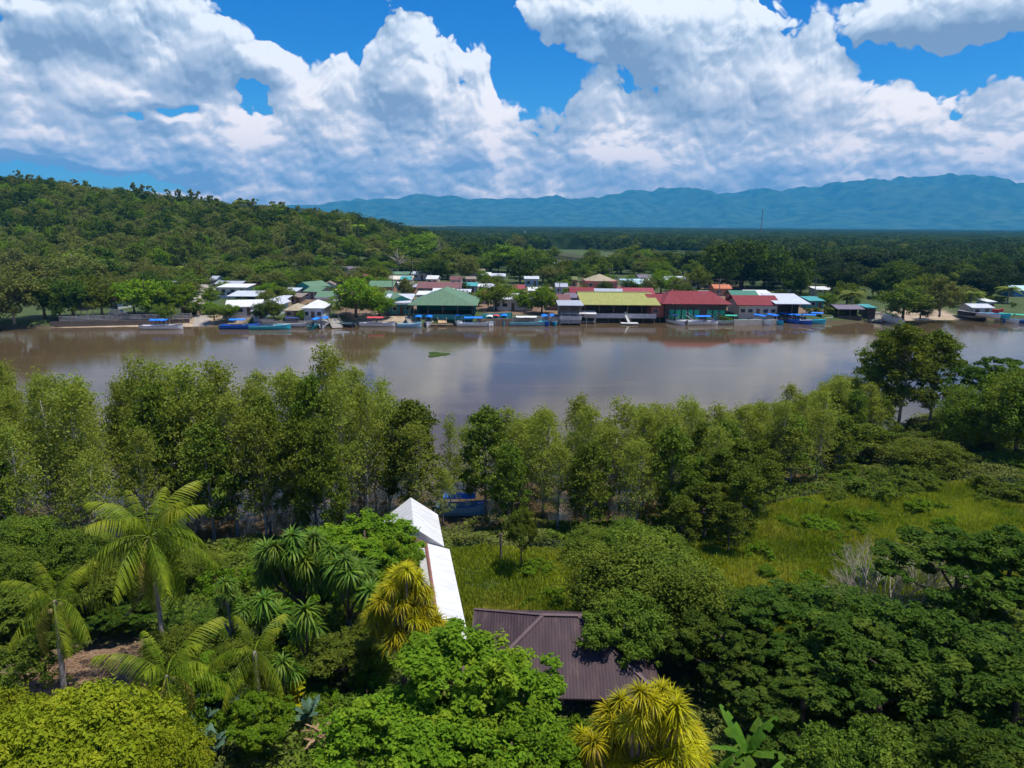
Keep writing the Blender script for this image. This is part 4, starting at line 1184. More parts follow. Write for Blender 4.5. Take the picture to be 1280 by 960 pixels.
B('house with green roof and wide white porch fascia', 394, 417, 383, 8, 3.2, 'gablex', 1.6, 'green', 'white', bandcol='white', nwin=1, posts=3)
B('hut with olive roof among trees at the hill foot', 364, 388, 345, 7, 2.6, 'gablex', 1.0, 'olive', 'tan', nwin=1)
B('big house with faded red roof in front of the hill', 428, 470, 360, 11, 3.2, 'hip', 2.8, 'rose', 'pink', nwin=3)
B('small house with pinkish grey roof beside the faded red one', 413, 430, 360, 7, 2.8, 'gabley', 1.4, 'rose', 'pink', nwin=1, rust=.6)
B('small two storey purple grey house behind the faded red roof', 427, 443, 345, 6, 5.2, 'gablex', .9, 'purple', 'lilac', floor2=True, nwin=1)
B('low brown roofed house beside the purple grey one', 408, 428, 350, 7, 2.6, 'shed', .8, 'maroon', 'brown', nwin=1)
B('tiny house with white roof standing alone at the forest edge', 449, 459, 340, 5, 2.6, 'shed', .5, 'white', 'white', nwin=1)
B('house with green roof over an orange wall band', 460, 493, 371, 9, 3.8, 'gablex', 2.0, 'green', 'orange', nwin=3)
B('long low house with green roof at the forest edge', 474, 512, 350, 8, 2.8, 'gablex', 1.2, 'green', 'grey', nwin=3)
B('house with cream roof beside the long green one', 484, 516, 357, 8, 2.8, 'gablex', 1.4, 'cream', 'cream', nwin=2)
B('house with pale green grey roof behind the brown roofs', 514, 541, 350, 8, 2.8, 'gablex', 1.2, 'ltgrey', 'white', nwin=2)
B('shack with white roof before the cream roofed house', 488, 504, 363, 6, 2.4, 'shed', .7, 'white', 'ltblue', nwin=1)
B('small shack with grey tin roof beside the white one', 503, 520, 366, 6, 2.4, 'shed', .6, 'grey', 'orange', nwin=1)
B('long house with dull brown maroon roof behind the green restaurant', 520, 577, 369, 11, 2.8, 'gablex', 2.0, 'maroon', 'grey', nwin=4, rust=.5)
B('house with white ribbed roof beside the long brown one', 540, 568, 374, 7, 2.6, 'gablex', 1.2, 'white', 'grey', nwin=2)
B('beige walled building with grey roof next to the white ribbed roof', 556, 588, 377, 7, 3.0, 'shed', .8, 'ltgrey', 'cream', nwin=2)
B('small house with teal roof and pale teal wall', 576, 597, 366, 7, 2.8, 'gablex', 1.2, 'teal', 'ltblue', nwin=1)
B('small shed with white roof between the teal roof and the trees', 596, 612, 366, 6, 2.6, 'shed', .5, 'white', 'white', nwin=1)
B('hut with orange red roof beside the umbrellas', 598, 614, 380, 6, 3.0, 'hip', 1.4, 'orange', 'cream', nwin=1)
B('house with grey roof between crowns in the middle of town', 612, 632, 352, 7, 2.6, 'gablex', 1.2, 'ltgrey', 'white', nwin=1)
B('house with faded pink tin roof behind the town trees', 584, 606, 345, 7, 2.6, 'gablex', 1.1, 'brown', 'pink', nwin=1)
B('hidden house with light blue wall among the town trees', 655, 674, 358, 6, 3.4, 'gablex', 1.0, 'ltgrey', 'ltblue', nwin=1)
B('long white house with dark windows behind the sea wall trees', 614, 668, 388, 9, 3.6, 'gablex', 1.6, 'ltgrey', 'white', nwin=4)
for t in [
 ('small house with rusty red brown roof low behind the spreading tree', 424, 440, 372, 'maroon', 'cream', 'gablex', .1), ('shack with pale tin roof beside the thatched hut', 346, 358, 386, 'ltgrey', 'tan', 'shed', 0),
 ('house with cream roof between the green porch house and the spreading tree', 414, 428, 378, 'cream', 'white', 'gablex', -.2), ('house with rusty roof at the back of the green porch house', 404, 420, 366, 'brown', 'ltblue', 'gabley', .2),
 ('small white roofed house between the long brown roof and the green restaurant', 520, 536, 379, 'white', 'ltblue', 'shed', 0), ('little house with grey roof and orange wall behind the green restaurant', 538, 552, 380, 'grey', 'orange', 'gablex', .1),
 ('house with teal roof edge among the brown roofs', 500, 514, 358, 'teal', 'cream', 'gablex', 0), ('pale roofed house behind the cream roof at the forest edge', 532, 548, 357, 'white', 'cream', 'gablex', -.1),
 ('house with dull red roof behind the beige walled building', 562, 578, 358, 'maroon', 'white', 'gablex', 0), ('shack with rust streaked roof behind the teal roof', 582, 596, 357, 'brown', 'tan', 'shed', .1),
 ('small pale house at the back of the umbrellas', 606, 620, 369, 'ltgrey', 'cream', 'gablex', .15), ('tiny house with green roof behind the white house with dark windows', 622, 636, 370, 'green', 'white', 'gablex', 0),
 ('house with rose roof behind the white house with dark windows', 640, 656, 371, 'rose', 'cream', 'gablex', -.1), ('shed with pale roof between the middle trees of town', 660, 674, 373, 'white', 'grey', 'shed', 0),
 ('house with brown roof behind the faded maroon one', 674, 692, 374, 'brown', 'cream', 'gablex', .1), ('house with grey roof uphill of the faded maroon one', 694, 710, 368, 'grey', 'ltblue', 'gablex', 0),
 ('house with white roof between the pond and the town trees', 600, 614, 352, 'white', 'pink', 'gablex', 0), ('house with olive roof beside the eight sided building', 704, 722, 358, 'olive', 'tan', 'gablex', 0),
 ('low house with purple grey roof behind the bar', 706, 722, 383, 'purple', 'white', 'gablex', 0), ('blue walled shop with white roof before the red roofed house', 724, 738, 385, 'white', 'blue', 'shed', 0),
 ('house with grey tin roof behind the yellow restaurant', 744, 762, 362, 'ltgrey', 'orange', 'gablex', 0), ('house with rust coloured roof beside the round green tree', 840, 854, 376, 'maroon', 'cream', 'gablex', 0),
 ('white kiosk in the open yard behind the deep red restaurant', 864, 872, 380, 'white', 'white', 'shed', 0), ('shed with grey roof in the yard behind the deep red restaurant', 878, 890, 378, 'grey', 'grey', 'shed', 0),
 ('house with brown roof on the slope behind the grey blue roofed one', 318, 334, 358, 'brown', 'white', 'gablex', 0), ('small blue grey roofed house beside the road top', 262, 272, 358, 'grey', 'white', 'gablex', 0),
]:
    B(t[0], t[1], t[2], t[3], 6, 3.0, t[6], .7 if t[6] == 'shed' else 1.4, t[4], t[5], yaw=t[7], nwin=1, rust=.5, ov=.35)
# --- restaurants on the water
B('large riverside restaurant with green hipped roof and teal railing', 512, 596, 402, 16, 4.0, 'hip', 4.4, 'green', 'teal', 'restaurant', 'restaurant', open_=.45, rail='teal', ov=1.2, stilts=True, rust=.08)
B('long wing with green roof and teal blue wall behind the large green restaurant', 488, 516, 392, 17, 4.2, 'gabley', 1.6, 'green', 'teal', 'building', 'building', yaw=.35, nwin=2, ov=.4)
B('open shed with grey roof and bright white front sheet beside the green restaurant', 478, 514, 397, 9, 3.8, 'shed', 1.7, 'ltgrey', 'dark', 'shed', 'shed', open_=.5, bandcol='white', stilts=True)
B('house with faded maroon roof behind the sea wall tree', 686, 713, 388, 8, 3.4, 'gablex', 1.6, 'maroon', 'brown', nwin=2)
B('two storey bar with grey cluttered deck beside the yellow roof', 697, 729, 401, 8, 4.6, 'shed', .5, 'grey', 'grey', 'bar', 'bar', floor2=True, open_=.5, rail='white')
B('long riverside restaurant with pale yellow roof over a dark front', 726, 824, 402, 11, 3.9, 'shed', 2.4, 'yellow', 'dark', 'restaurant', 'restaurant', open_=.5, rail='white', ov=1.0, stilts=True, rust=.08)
B('band of olive green roof rising behind the pale yellow one', 722, 812, 388, 6, 5.2, 'gablex', 1.1, 'olive', 'brown', 'building', 'building', nwin=0, door=False)
B('eight sided two storey building with brown tiled roof and red balcony', 730, 772, 369, 12, 6.0, 'hex', 2.6, 'thatch', 'red', 'building', 'building', rail='red', floor2=True, nwin=3, rust=.6)
B('house with bright red roof and grey side behind the bar', 712, 743, 379, 8, 3.6, 'gablex', 1.8, 'red', 'grey', nwin=2)
B('house with pale grey roof and blue wall behind the yellow roofs', 740, 778, 380, 9, 3.2, 'gablex', 1.9, 'grey', 'blue', nwin=3, yaw=-.12)
B('long house with red roof between the blue walled house and the round tree', 772, 818, 378, 9, 3.0, 'gablex', 2.0, 'rose', 'white', nwin=3)
B('house with bright cyan white roof behind the red roofs', 779, 818, 367, 10, 3.6, 'shed', 1.6, 'cyan', 'white', 'house', nwin=3)
B('dark grey roofed building behind the cyan white roof', 798, 822, 357, 10, 3.4, 'gablex', 1.4, 'purple', 'grey', nwin=2)
B('long low hall with pale blue grey roof beyond the round green tree', 832, 872, 361, 11, 3.0, 'shed', 1.8, 'ltgrey', 'white', 'hall', 'hall', nwin=4)
B('distant house with purple grey roof among the dark trees', 822, 844, 341, 9, 3.0, 'gablex', 1.6, 'purple', 'grey', nwin=2)
B('distant pink house half hidden in the dark trees', 872, 884, 341, 7, 4.0, 'gablex', 1.2, 'brown', 'pink', nwin=1)
B('small red roofed annex stepped down beside the yellow restaurant', 812, 838, 401, 8, 4.2, 'shed', 2.0, 'red', 'red', 'annex', 'annex', nwin=1, ov=.3, stilts=True)
B('riverside restaurant with large deep red roof and bright green shutters', 826, 912, 402, 14, 4.2, 'hip', 3.4, 'red', 'dark', 'restaurant', 'restaurant', ov=1.2, stilts=True, rust=.06, nwin=0, door=False)
B('hut with orange roof behind the deep red restaurant', 892, 914, 370, 7, 3.0, 'gablex', 1.4, 'orange', 'orange', nwin=1)
B('house with teal green roof and brick red wall behind the red gable', 914, 948, 384, 8, 3.6, 'gablex', 1.9, 'dkgreen', 'red', nwin=2)
B('riverside house with deep red gabled roof above a concrete base', 918, 976, 396, 10, 3.6, 'gablex', 2.6, 'red', 'cream', ov=.9, nwin=4)
B('building with plain white roof between the teal green and the grey white roofs', 938, 968, 382, 8, 3.4, 'shed', 1.3, 'white', 'white', nwin=2)
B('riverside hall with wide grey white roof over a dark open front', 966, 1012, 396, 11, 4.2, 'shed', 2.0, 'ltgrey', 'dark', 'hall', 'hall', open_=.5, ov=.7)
B('shed with vivid teal roof beside the grey white hall', 1010, 1030, 386, 6, 2.8, 'shed', .8, 'teal', 'teal', 'shed', 'shed', nwin=1)
B('house with tilted pale blue roof high among the dark trees', 1034, 1050, 352, 8, 3.4, 'gabley', 2.2, 'cyan', 'ltblue', yaw=.5, nwin=1)
B('distant white house behind the grey white hall', 985, 998, 364, 6, 3.0, 'gablex', 1.0, 'white', 'white', nwin=1)
B('long low white house behind the teal shed', 1020, 1042, 370, 7, 2.6, 'shed', .6, 'white', 'white', nwin=2)
B('dark riverside shed with weathered brown roof under the palm', 1046, 1078, 396.5, 7, 2.3, 'gablex', 1.0, 'purple', 'dark', 'shed', 'shed', open_=.4, rust=.6)
B('small shed with blue sheet roof beside the concrete steps', 1082, 1096, 394, 5, 2.6, 'shed', .5, 'teal', 'dark', 'shed', 'shed', nwin=0, door=False)
B('grey hut with low tin roof on the far beach', 1213, 1241, 393, 6, 2.4, 'gablex', 1.0, 'ltgrey', 'grey', 'hut', 'hut', nwin=1)
B('pale hut with white roof behind the grey one on the far beach', 1232, 1243, 388, 5, 3.0, 'shed', .5, 'white', 'ltblue', 'hut', 'hut', nwin=1)
B('shelter covered with blue and white sheeting on the lawn', 1266, 1290, 371, 7, 2.6, 'gablex', 1.8, 'cyan', 'blue', 'shelter', 'shelter', nwin=0, door=False)
B('far house with grey roof across the pond meadow', 690, 712, 335, 12, 3.0, 'gablex', 1.5, 'grey', 'ltblue', nwin=2)
# the green shutters of the deep red restaurant
g0 = GG(832, 398); g1 = GG(908, 398)
sh = empty('shutter_front', ((g0.x + g1.x) / 2, (g0.y + g1.y) / 2 - 0.35, g0.z))
tag(sh, 'row of bright green shutters along the deep red restaurant front', 'shutters')
wsp = g1.x - g0.x - 1.5
for i in range(9):
    x = -wsp / 2 + wsp * (i + .5) / 9
    if i in (5,): continue
    MB().box(x - wsp * .043, x + wsp * .043, -.06, .0, -.1, 2.3).build('shutter', paint('shutter_green', WC['green'], .5), sh)
MB().box(-wsp / 2, wsp / 2, .003, .08, -.4, -.12).build('sill', woodm, sh)

# garden trees and thickets between the houses, placed clear of every wall
def road_d(x, y):
    return min((Vector((x, y, 0)) - Vector((q.x, q.y, 0))).length for q in [GG(*r_) for r_ in RP])
RP = [(250,402),(252,388),(250,378),(256,370),(257,364),(248,357),(236,352)]
def fill(n, pa, pb, ya, yb, kinds, hh, name, label, group, ratio=(0.8, 1.2), gap=4.0):
    done = 0; pts = []
    for _ in range(n * 12):
        if done >= n: break
        y = rr.uniform(ya, yb); px_ = rr.uniform(pa, pb); x = (px_ - 640) / FPX * y * 0.99
        if any(abs(x - fx) < fw_ + hh[0] * .28 and -fd_ - 5 < y - fy < fd_ + 1 for fx, fy, fw_, fd_ in FOOT): continue
        if road_d(x, y) < 6.5 or any((x - a) ** 2 + (y - b) ** 2 < gap * gap for a, b in pts): continue
        if y < float(shore_f(np.array([x]))[0]) + 5: continue
        if ((x - POND[0].x) / (POND[1] + 6)) ** 2 + ((y - POND[0].y) / (POND[2] + 6)) ** 2 < 1: continue
        h = rr.uniform(*hh); pts.append((x, y)); done += 1
        plant_tree(K[rr.choice(kinds)], x, y, h, h * rr.uniform(*ratio), name, label, group, rng=rr)
fill(75, 255, 900, 196, 300, ['f_bright', 'f_mid', 'f_mid', 'f_olive', 'f_dark'], (3.5, 7), 'garden_tree', 'leafy garden tree in the gaps between the town houses', 'garden trees between the town houses', (0.9, 1.2), 3.5)
fill(70, 470, 900, 290, 470, ['f_mid', 'f_bright', 'f_dark', 'f_mid', 'f_olive'], (7, 12), 'leafy_tree', 'leafy tree in the belt between the town and the pond', 'trees of the belt behind the town', (0.9, 1.3), 7)
fill(45, 880, 1300, 225, 330, ['f_dark', 'f_dusky', 'f_mid', 'f_dusky'], (8, 15), 'shady_tree', 'dark shady tree behind the bank on the side of the deep red roofs', 'dark trees behind the bank', (0.9, 1.2), 7)
fill(40, -30, 250, 205, 262, ['f_olive', 'f_mid', 'f_dark', 'f_olive'], (6, 12), 'bank_tree', 'tree of the thicket between the riverside fence and the hill', 'trees between the fence and the hill', (0.9, 1.2), 6)
fill(60, 250, 480, 245, 330, ['f_mid', 'f_olive', 'f_bright', 'f_dark'], (5, 9), 'foothill_tree', 'low tree of the thicket at the hill foot behind the houses', 'trees at the hill foot', (0.9, 1.4), 5)
fill(60, 250, 1250, 192, 300, ['f_bush'], (1.6, 3.2), 'bush', 'low green bush in the yards of the far bank', 'bushes in the yards', (1.2, 1.8), 3)

# --- road, walls, fences, poles
def strip(pts, w, z=0.03):
    V = []; 
    for i, p in enumerate(pts):
        a = Vector(pts[max(0, i - 1)]); b_ = Vector(pts[min(len(pts) - 1, i + 1)]); d = (b_ - a).normalized(); n_ = Vector((-d.y, d.x, 0))
        q = Vector(p)
        for s in (-1, -.33, .33, 1):
            v = q + n_ * s * w[i] / 2; V.append((v.x, v.y, gz(v.x, v.y) + z))
    return V, [(4*i+k, 4*i+k+1, 4*i+k+5, 4*i+k+4) for i in range(len(pts) - 1) for k in range(3)]
rp = [(250,402),(253,396),(252,388),(250,378),(256,370),(257,364),(248,357),(236,352)]
P0_ = [GG(*q) for q in rp]; PP = []
for i in range(len(P0_) - 1):
    for k in range(6): PP.append(P0_[i].lerp(P0_[i + 1], k / 6))
PP.append(P0_[-1])
ww_ = list(np.interp(np.linspace(0, 1, len(PP)), [0, .3, .55, .75, 1], [3.5, 3.5, 6.0, 8.0, 5.0]))
V, Fc = strip(PP, ww_, 0.05)
rdm = paint('gravel_road', (0.34, 0.30, 0.26), .95, .15)
tag(MB().add(V, Fc).build('road', rdm), kind='structure')
def wall_run(name, label, cat, px0, py0, px1, py1, h, t, mat, drop=1.2):
    a = GG(px0, py0); b_ = GG(px1, py1); e = empty(name, a); n_ = max(1, int((b_ - a).length / 4)); m_ = MB()
    for i in range(n_):
        p = (b_ - a) * (i / n_); q = (b_ - a) * ((i + 1) / n_)
        m_.add([(p.x, p.y, -drop), (q.x, q.y, -drop), (q.x, q.y + t, -drop), (p.x, p.y + t, -drop), (p.x, p.y, h), (q.x, q.y, h), (q.x, q.y + t, h), (p.x, p.y + t, h)], [(0,1,5,4), (2,3,7,6), (4,5,6,7)] + ([(3,0,4,7)] if i == 0 else []) + ([(1,2,6,5)] if i == n_ - 1 else []))
    m_.build('wall', mat, e); tag(e, label, cat)
    return e, a, b_
def fence(name, label, px0, py0, px1, py1, h, mat, sp=2.4, solid=False):
    a = GG(px0, py0); b_ = GG(px1, py1); e = empty(name, a); L = (b_ - a).length; n_ = max(2, int(L / sp)); r = MB()
    for i in range(n_ + 1):
        p = (b_ - a) * (i / n_); MB().box(p.x - .06, p.x + .06, p.y - .06, p.y + .06, -.2, h + .1).build('post', conc, e)
    d = b_ - a
    if solid: r.add([(0, .07, .1), (d.x, d.y + .07, .1), (d.x, d.y + .1, .1), (0, .1, .1), (0, .07, h), (d.x, d.y + .07, h), (d.x, d.y + .1, h), (0, .1, h)], [(0,1,5,4), (2,3,7,6), (4,5,6,7), (0,3,2,1)])
    else:
        for k in range(4): r.beam((0, .07, h * (.2 + .24 * k)), (d.x, d.y + .07, h * (.2 + .24 * k)), .03, h * .07)
    r.build('panel', mat, e); tag(e, label, 'fence')
fence('fence', 'pale railing fence along the sandy bank under the trees', 74, 399.5, 215, 398.5, 1.3, white)
fence('fence', 'white fence beside the dark hut at the road end', 216, 400, 240, 399.5, 1.6, white)
fence('fence', 'teal fence in front of the white house near the green restaurant', 602, 398, 640, 398, 1.6, paint('rail_teal', WC['teal'], .6), solid=True)
wall_run('sea_wall', 'low dark stone wall under the pale railing fence', 'wall', 62, 400.5, 236, 399.5, .12, .4, paint('dark_stone', (.12,.10,.085), .95), 1.6)
wall_run('sea_wall', 'concrete wall below the thatched hut and the white hipped roof house', 'wall', 322, 403, 408, 403, .3, .5, conc, 2.2)
wall_run('sea_wall', 'grey brown concrete wall between the teal fence and the bar', 'wall', 640, 401, 702, 400.5, 1.0, .5, conc, 2.4)
wall_run('sea_wall', 'low brown wall beside the green restaurant terrace', 'wall', 596, 402, 640, 401.5, .6, .5, paint('brown_wall', (0.2, 0.14, 0.1), .9), 2.4)
wall_run('sea_wall', 'pale concrete base wall below the deep red gabled house', 'wall', 918, 401, 972, 400, .2, .5, paint('pale_wall', (0.42, 0.40, 0.35), .9), 2.4)
# small shelter under the trees
s0 = GG(103, 399); e = empty('picnic_shelter', s0)
for x in (-1.5, 1.5):
    for y_ in (0, 2.2): MB().box(x - .08, x + .08, y_ - .08, y_ + .08, -.1, 2.3).build('post', white, e)
roof_part(e, 3.0, 2.2, 2.3, 'gablex', .7, roofmat('roof_thatch', RC['thatch'], .3), .4); MB().box(-1, 1, .8, 1.5, .68, .75).build('table', white, e)
tag(e, 'small open picnic shelter with four white posts under dark trees', 'shelter')
def pole(px, ptop, pbase, label, h=None, arm=True, group=None):
    g = GG(px, pbase); t = AT(px, ptop, g.y); H = t.z - g.z; e = empty('utility_pole', g)
    MB().tube([(0, 0, -.3), (0, 0, H)], [.17, .11], 7).build('post', conc, e)
    if arm:
        MB().beam((-.9, 0, H - .5), (.9, 0, H - .5), .1).build('cross_arm', woodm, e)
        for x in (-.8, 0, .8): MB().tube([(x, 0, H - .45), (x, 0, H - .2)], .06, 6).build('insulator', white, e)
    tag(e, label, 'utility pole', group); return e, H
pl = [pole(491, 335, 372, 'utility pole behind the shed with white front sheet'), pole(575, 346, 376, 'utility pole beside the beige walled building'), pole(699, 352, 384, 'utility pole rising behind the two storey bar'),
      pole(771, 346, 376, 'utility pole in front of the long red roofed house'), pole(898, 348, 380, 'pale utility pole behind the deep red restaurant'), pole(1018, 346, 372, 'utility pole behind the teal shed'),
      pole(516, 326, 350, 'utility pole at the forest edge behind the cream roof'), pole(762, 335, 358, 'thin utility pole behind the hexagonal roof')]
# wires between the poles of the street
wpts = [(Vector(q[0].location) + Vector((0, 0, q[1] - .2))) for q in pl[:6]]
for i in range(5):
    a, b_ = wpts[i], wpts[i + 1]; ps = [a.lerp(b_, k / 10) - Vector((0, 0, 4 * 1.2 * (k / 10) * (1 - k / 10))) for k in range(11)]
    mbw = MB(); mbw.tube(ps, .035, 4)
    tag(mbw.build('power_line', paint('wire', (0.03, .03, .03), .5)), ['power line between the first two street poles behind the green restaurant', 'power line over the white house roofs to the bar pole', 'power line running behind the bar to the red roof pole', 'power line over the olive and red restaurant roofs', 'power line towards the pole behind the teal shed'][i], 'power line')
# radio mast far off
g = AT(951, 292, 1500); mast = MB(); hm = AT(951, 262, 1500).z
for a in range(3):
    x, y_ = math.cos(a * 2.094), math.sin(a * 2.094); mast.beam((x * 2, y_ * 2, 0), (x * .5, y_ * .5, hm), .35)
for k in range(12):
    z0 = hm * k / 12; z1 = hm * (k + 1) / 12; w0 = 2 - 1.5 * k / 12; w1 = 2 - 1.5 * (k + 1) / 12
    for a in range(3): mast.beam((math.cos(a * 2.094) * w0, math.sin(a * 2.094) * w0, z0), (math.cos(a * 2.094 + 2.094) * w1, math.sin(a * 2.094 + 2.094) * w1, z1), .22)
o_ = mast.build('radio_mast', conc, None, (g.x, 1500, 1.0)); tag(o_, 'tall lattice radio mast far off above the dark plain', 'mast')
g = AT(656, 300, 1100); o_ = MB().tube([(0, 0, 0), (0, 0, AT(656, 289, 1100).z)], [.9, .5], 8).build('water_mast', white, None, (g.x, 1100, 1)); tag(o_, 'thin white mast above the woodland beyond the pond', 'mast')
# flags and umbrellas by the orange roof
def umbrella(px, py, col, label):
    g = GG(px, py); e = empty('parasol', g); MB().tube([(0, 0, 0), (0, 0, 2.3)], .04, 6).build('pole', white, e)
    n = 8; m_ = MB(); m_.v = [(0, 0, 2.6)] + [(1.5 * math.cos(2 * math.pi * i / n), 1.5 * math.sin(2 * math.pi * i / n), 2.1) for i in range(n)] + [(0, 0, 2.55)] + [(1.48 * math.cos(2 * math.pi * i / n), 1.48 * math.sin(2 * math.pi * i / n), 2.05) for i in range(n)]
    m_.f = [(0, 1 + i, 1 + (i + 1) % n) for i in range(n)] + [(n + 1, n + 2 + (i + 1) % n, n + 2 + i) for i in range(n)] + [(1 + i, n + 2 + i, n + 2 + (i + 1) % n, 1 + (i + 1) % n) for i in range(n)]
    m_.build('canopy', paint('cloth_' + label.split()[0], col, .8), e); tag(e, label, 'parasol')
umbrella(590, 378, (.6, .35, .05), 'orange parasol near the orange roofed hut'); umbrella(594, 379, (.05, .12, .4), 'blue parasol near the orange roofed hut'); umbrella(587, 380, (.55, .05, .05), 'red parasol near the orange roofed hut')

# ================================================================== vehicles and boats
def car(label, loc, rz, col, name='parked_car', van=False):
    e = empty(name, loc, rz); tag(e, label, 'car')
    prof = [(-2.1, .35), (-2.15, .8), (-1.9, .98), (-1.45, 1.5), (.55, 1.5), (1.15, 1.0), (2.0, .85), (2.1, .5), (2.05, .35)] if not van else [(-2.2, .35), (-2.25, 1.0), (-2.15, 1.85), (1.2, 1.85), (1.8, 1.1), (2.2, .95), (2.25, .4)]
    m_ = MB(); n = len(prof)
    m_.v = [(x, -.82 if z < 1.2 else -.7, z) for x, z in prof] + [(x, .82 if z < 1.2 else .7, z) for x, z in prof]
    m_.f = [tuple(range(n))[::-1], tuple(range(n, 2 * n))] + [(i, (i + 1) % n, (i + 1) % n + n, i + n) for i in range(n)]
    m_.build('body', paint('car_' + label.split()[0], col, .25, .05, grime=.05), e)
    for s in (-1, 1):
        MB().add([(-1.35, s * .78, 1.02), (.95, s * .78, 1.02), (.5, s * .725, 1.42), (-1.2, s * .725, 1.42)], [(0, 1, 2, 3)] if s < 0 else [(3, 2, 1, 0)]).build('side_window', glass, e)
        for x in (-1.3, 1.3):
            w = MB(); w.tube([(0, -.11, 0), (0, .11, 0)], .33, 14); wo_ = w.build('wheel', paint('tyre', (.03, .03, .03), .8), e, (x, s * .76, .33))
            MB().tube([(0, -.115, 0), (0, .115, 0)], .19, 10).build('rim', paint('rim', (.5, .5, .5), .3), wo_)
    MB().add([(.62, -.66, 1.47), (.62, .66, 1.47), (1.16, .74, 1.06), (1.16, -.74, 1.06)], [(0, 3, 2, 1)]).build('windscreen', glass, e)
    for s in (-1, 1): MB().box(2.06, 2.13, s * .6 - .15, s * .6 + .15, .6, .75).build('headlight', white, e)
    return e
car('white parked car under the trees behind the riverside fence', GG(148, 393.5), .25, (.65, .65, .65))
car('silver van parked in front of the cyan white roofed house', GG(793, 368), 0, (.5, .5, .5), van=True)
car('grey car parked beside the long pale hall', GG(886, 370), .4, (.25, .26, .28))

BC = {'white': (.80, .80, .78), 'blue': (.02, .12, .50), 'turq': (.05, .50, .60), 'ltblue': (.30, .52, .62), 'teal': (.03, .36, .34), 'canvas_blue': (.01, .19, .78), 'canvas_red': (.60, .07, .07), 'dark': (.05, .05, .06), 'navy': (.02, .05, .16), 'canvas_green': (.05, .42, .28)}
def hull_mesh(L, Wd, H, mat, bow=.42):
    st = []
    for i in range(11):
        t = i / 10; x = -L / 2 + L * t
        k = 1.0 if t < 1 - bow else max(0.02, 1 - ((t - (1 - bow)) / bow) ** 2.0)
        w = Wd / 2 * k * (0.92 + .08 * min(1, t * 4)); z = H * (1 + .45 * max(0, t - .5) ** 1.5 * 2.5)
        st.append((x, w, z))
    m_ = MB(); n = 7
    for x, w, z in st:
        kb = -.22 + .15 * max(0, (x / L + .5) - .75) * 4
        m_.v += [(x, -w, z), (x, -w * .86, z * .35), (x, -w * .5, kb * .5), (x, 0, kb), (x, w * .5, kb * .5), (x, w * .86, z * .35), (x, w, z)]
    for x, w, z in st:     # inner skin
        m_.v += [(x, -w * .90, z), (x, -w * .8, z * .5), (x, -w * .4, .16), (x, 0, .14), (x, w * .4, .16), (x, w * .8, z * .5), (x, w * .90, z)]
    o_ = 11 * n
    for i in range(10):
        for k in range(6):
            a = i * n + k; m_.f.append((a, a + 1, a + n + 1, a + n)); b_ = o_ + a; m_.f.append((b_, b_ + n, b_ + n + 1, b_ + 1))
        m_.f.append((i * n, (i + 1) * n, o_ + (i + 1) * n, o_ + i * n)); m_.f.append((i * n + 6, o_ + i * n + 6, o_ + (i + 1) * n + 6, (i + 1) * n + 6))
    m_.f.append(tuple(range(6, -1, -1))); m_.f.append(tuple(o_ + k for k in range(7)))
    return m_.mesh('hull', mat, smooth=False), st
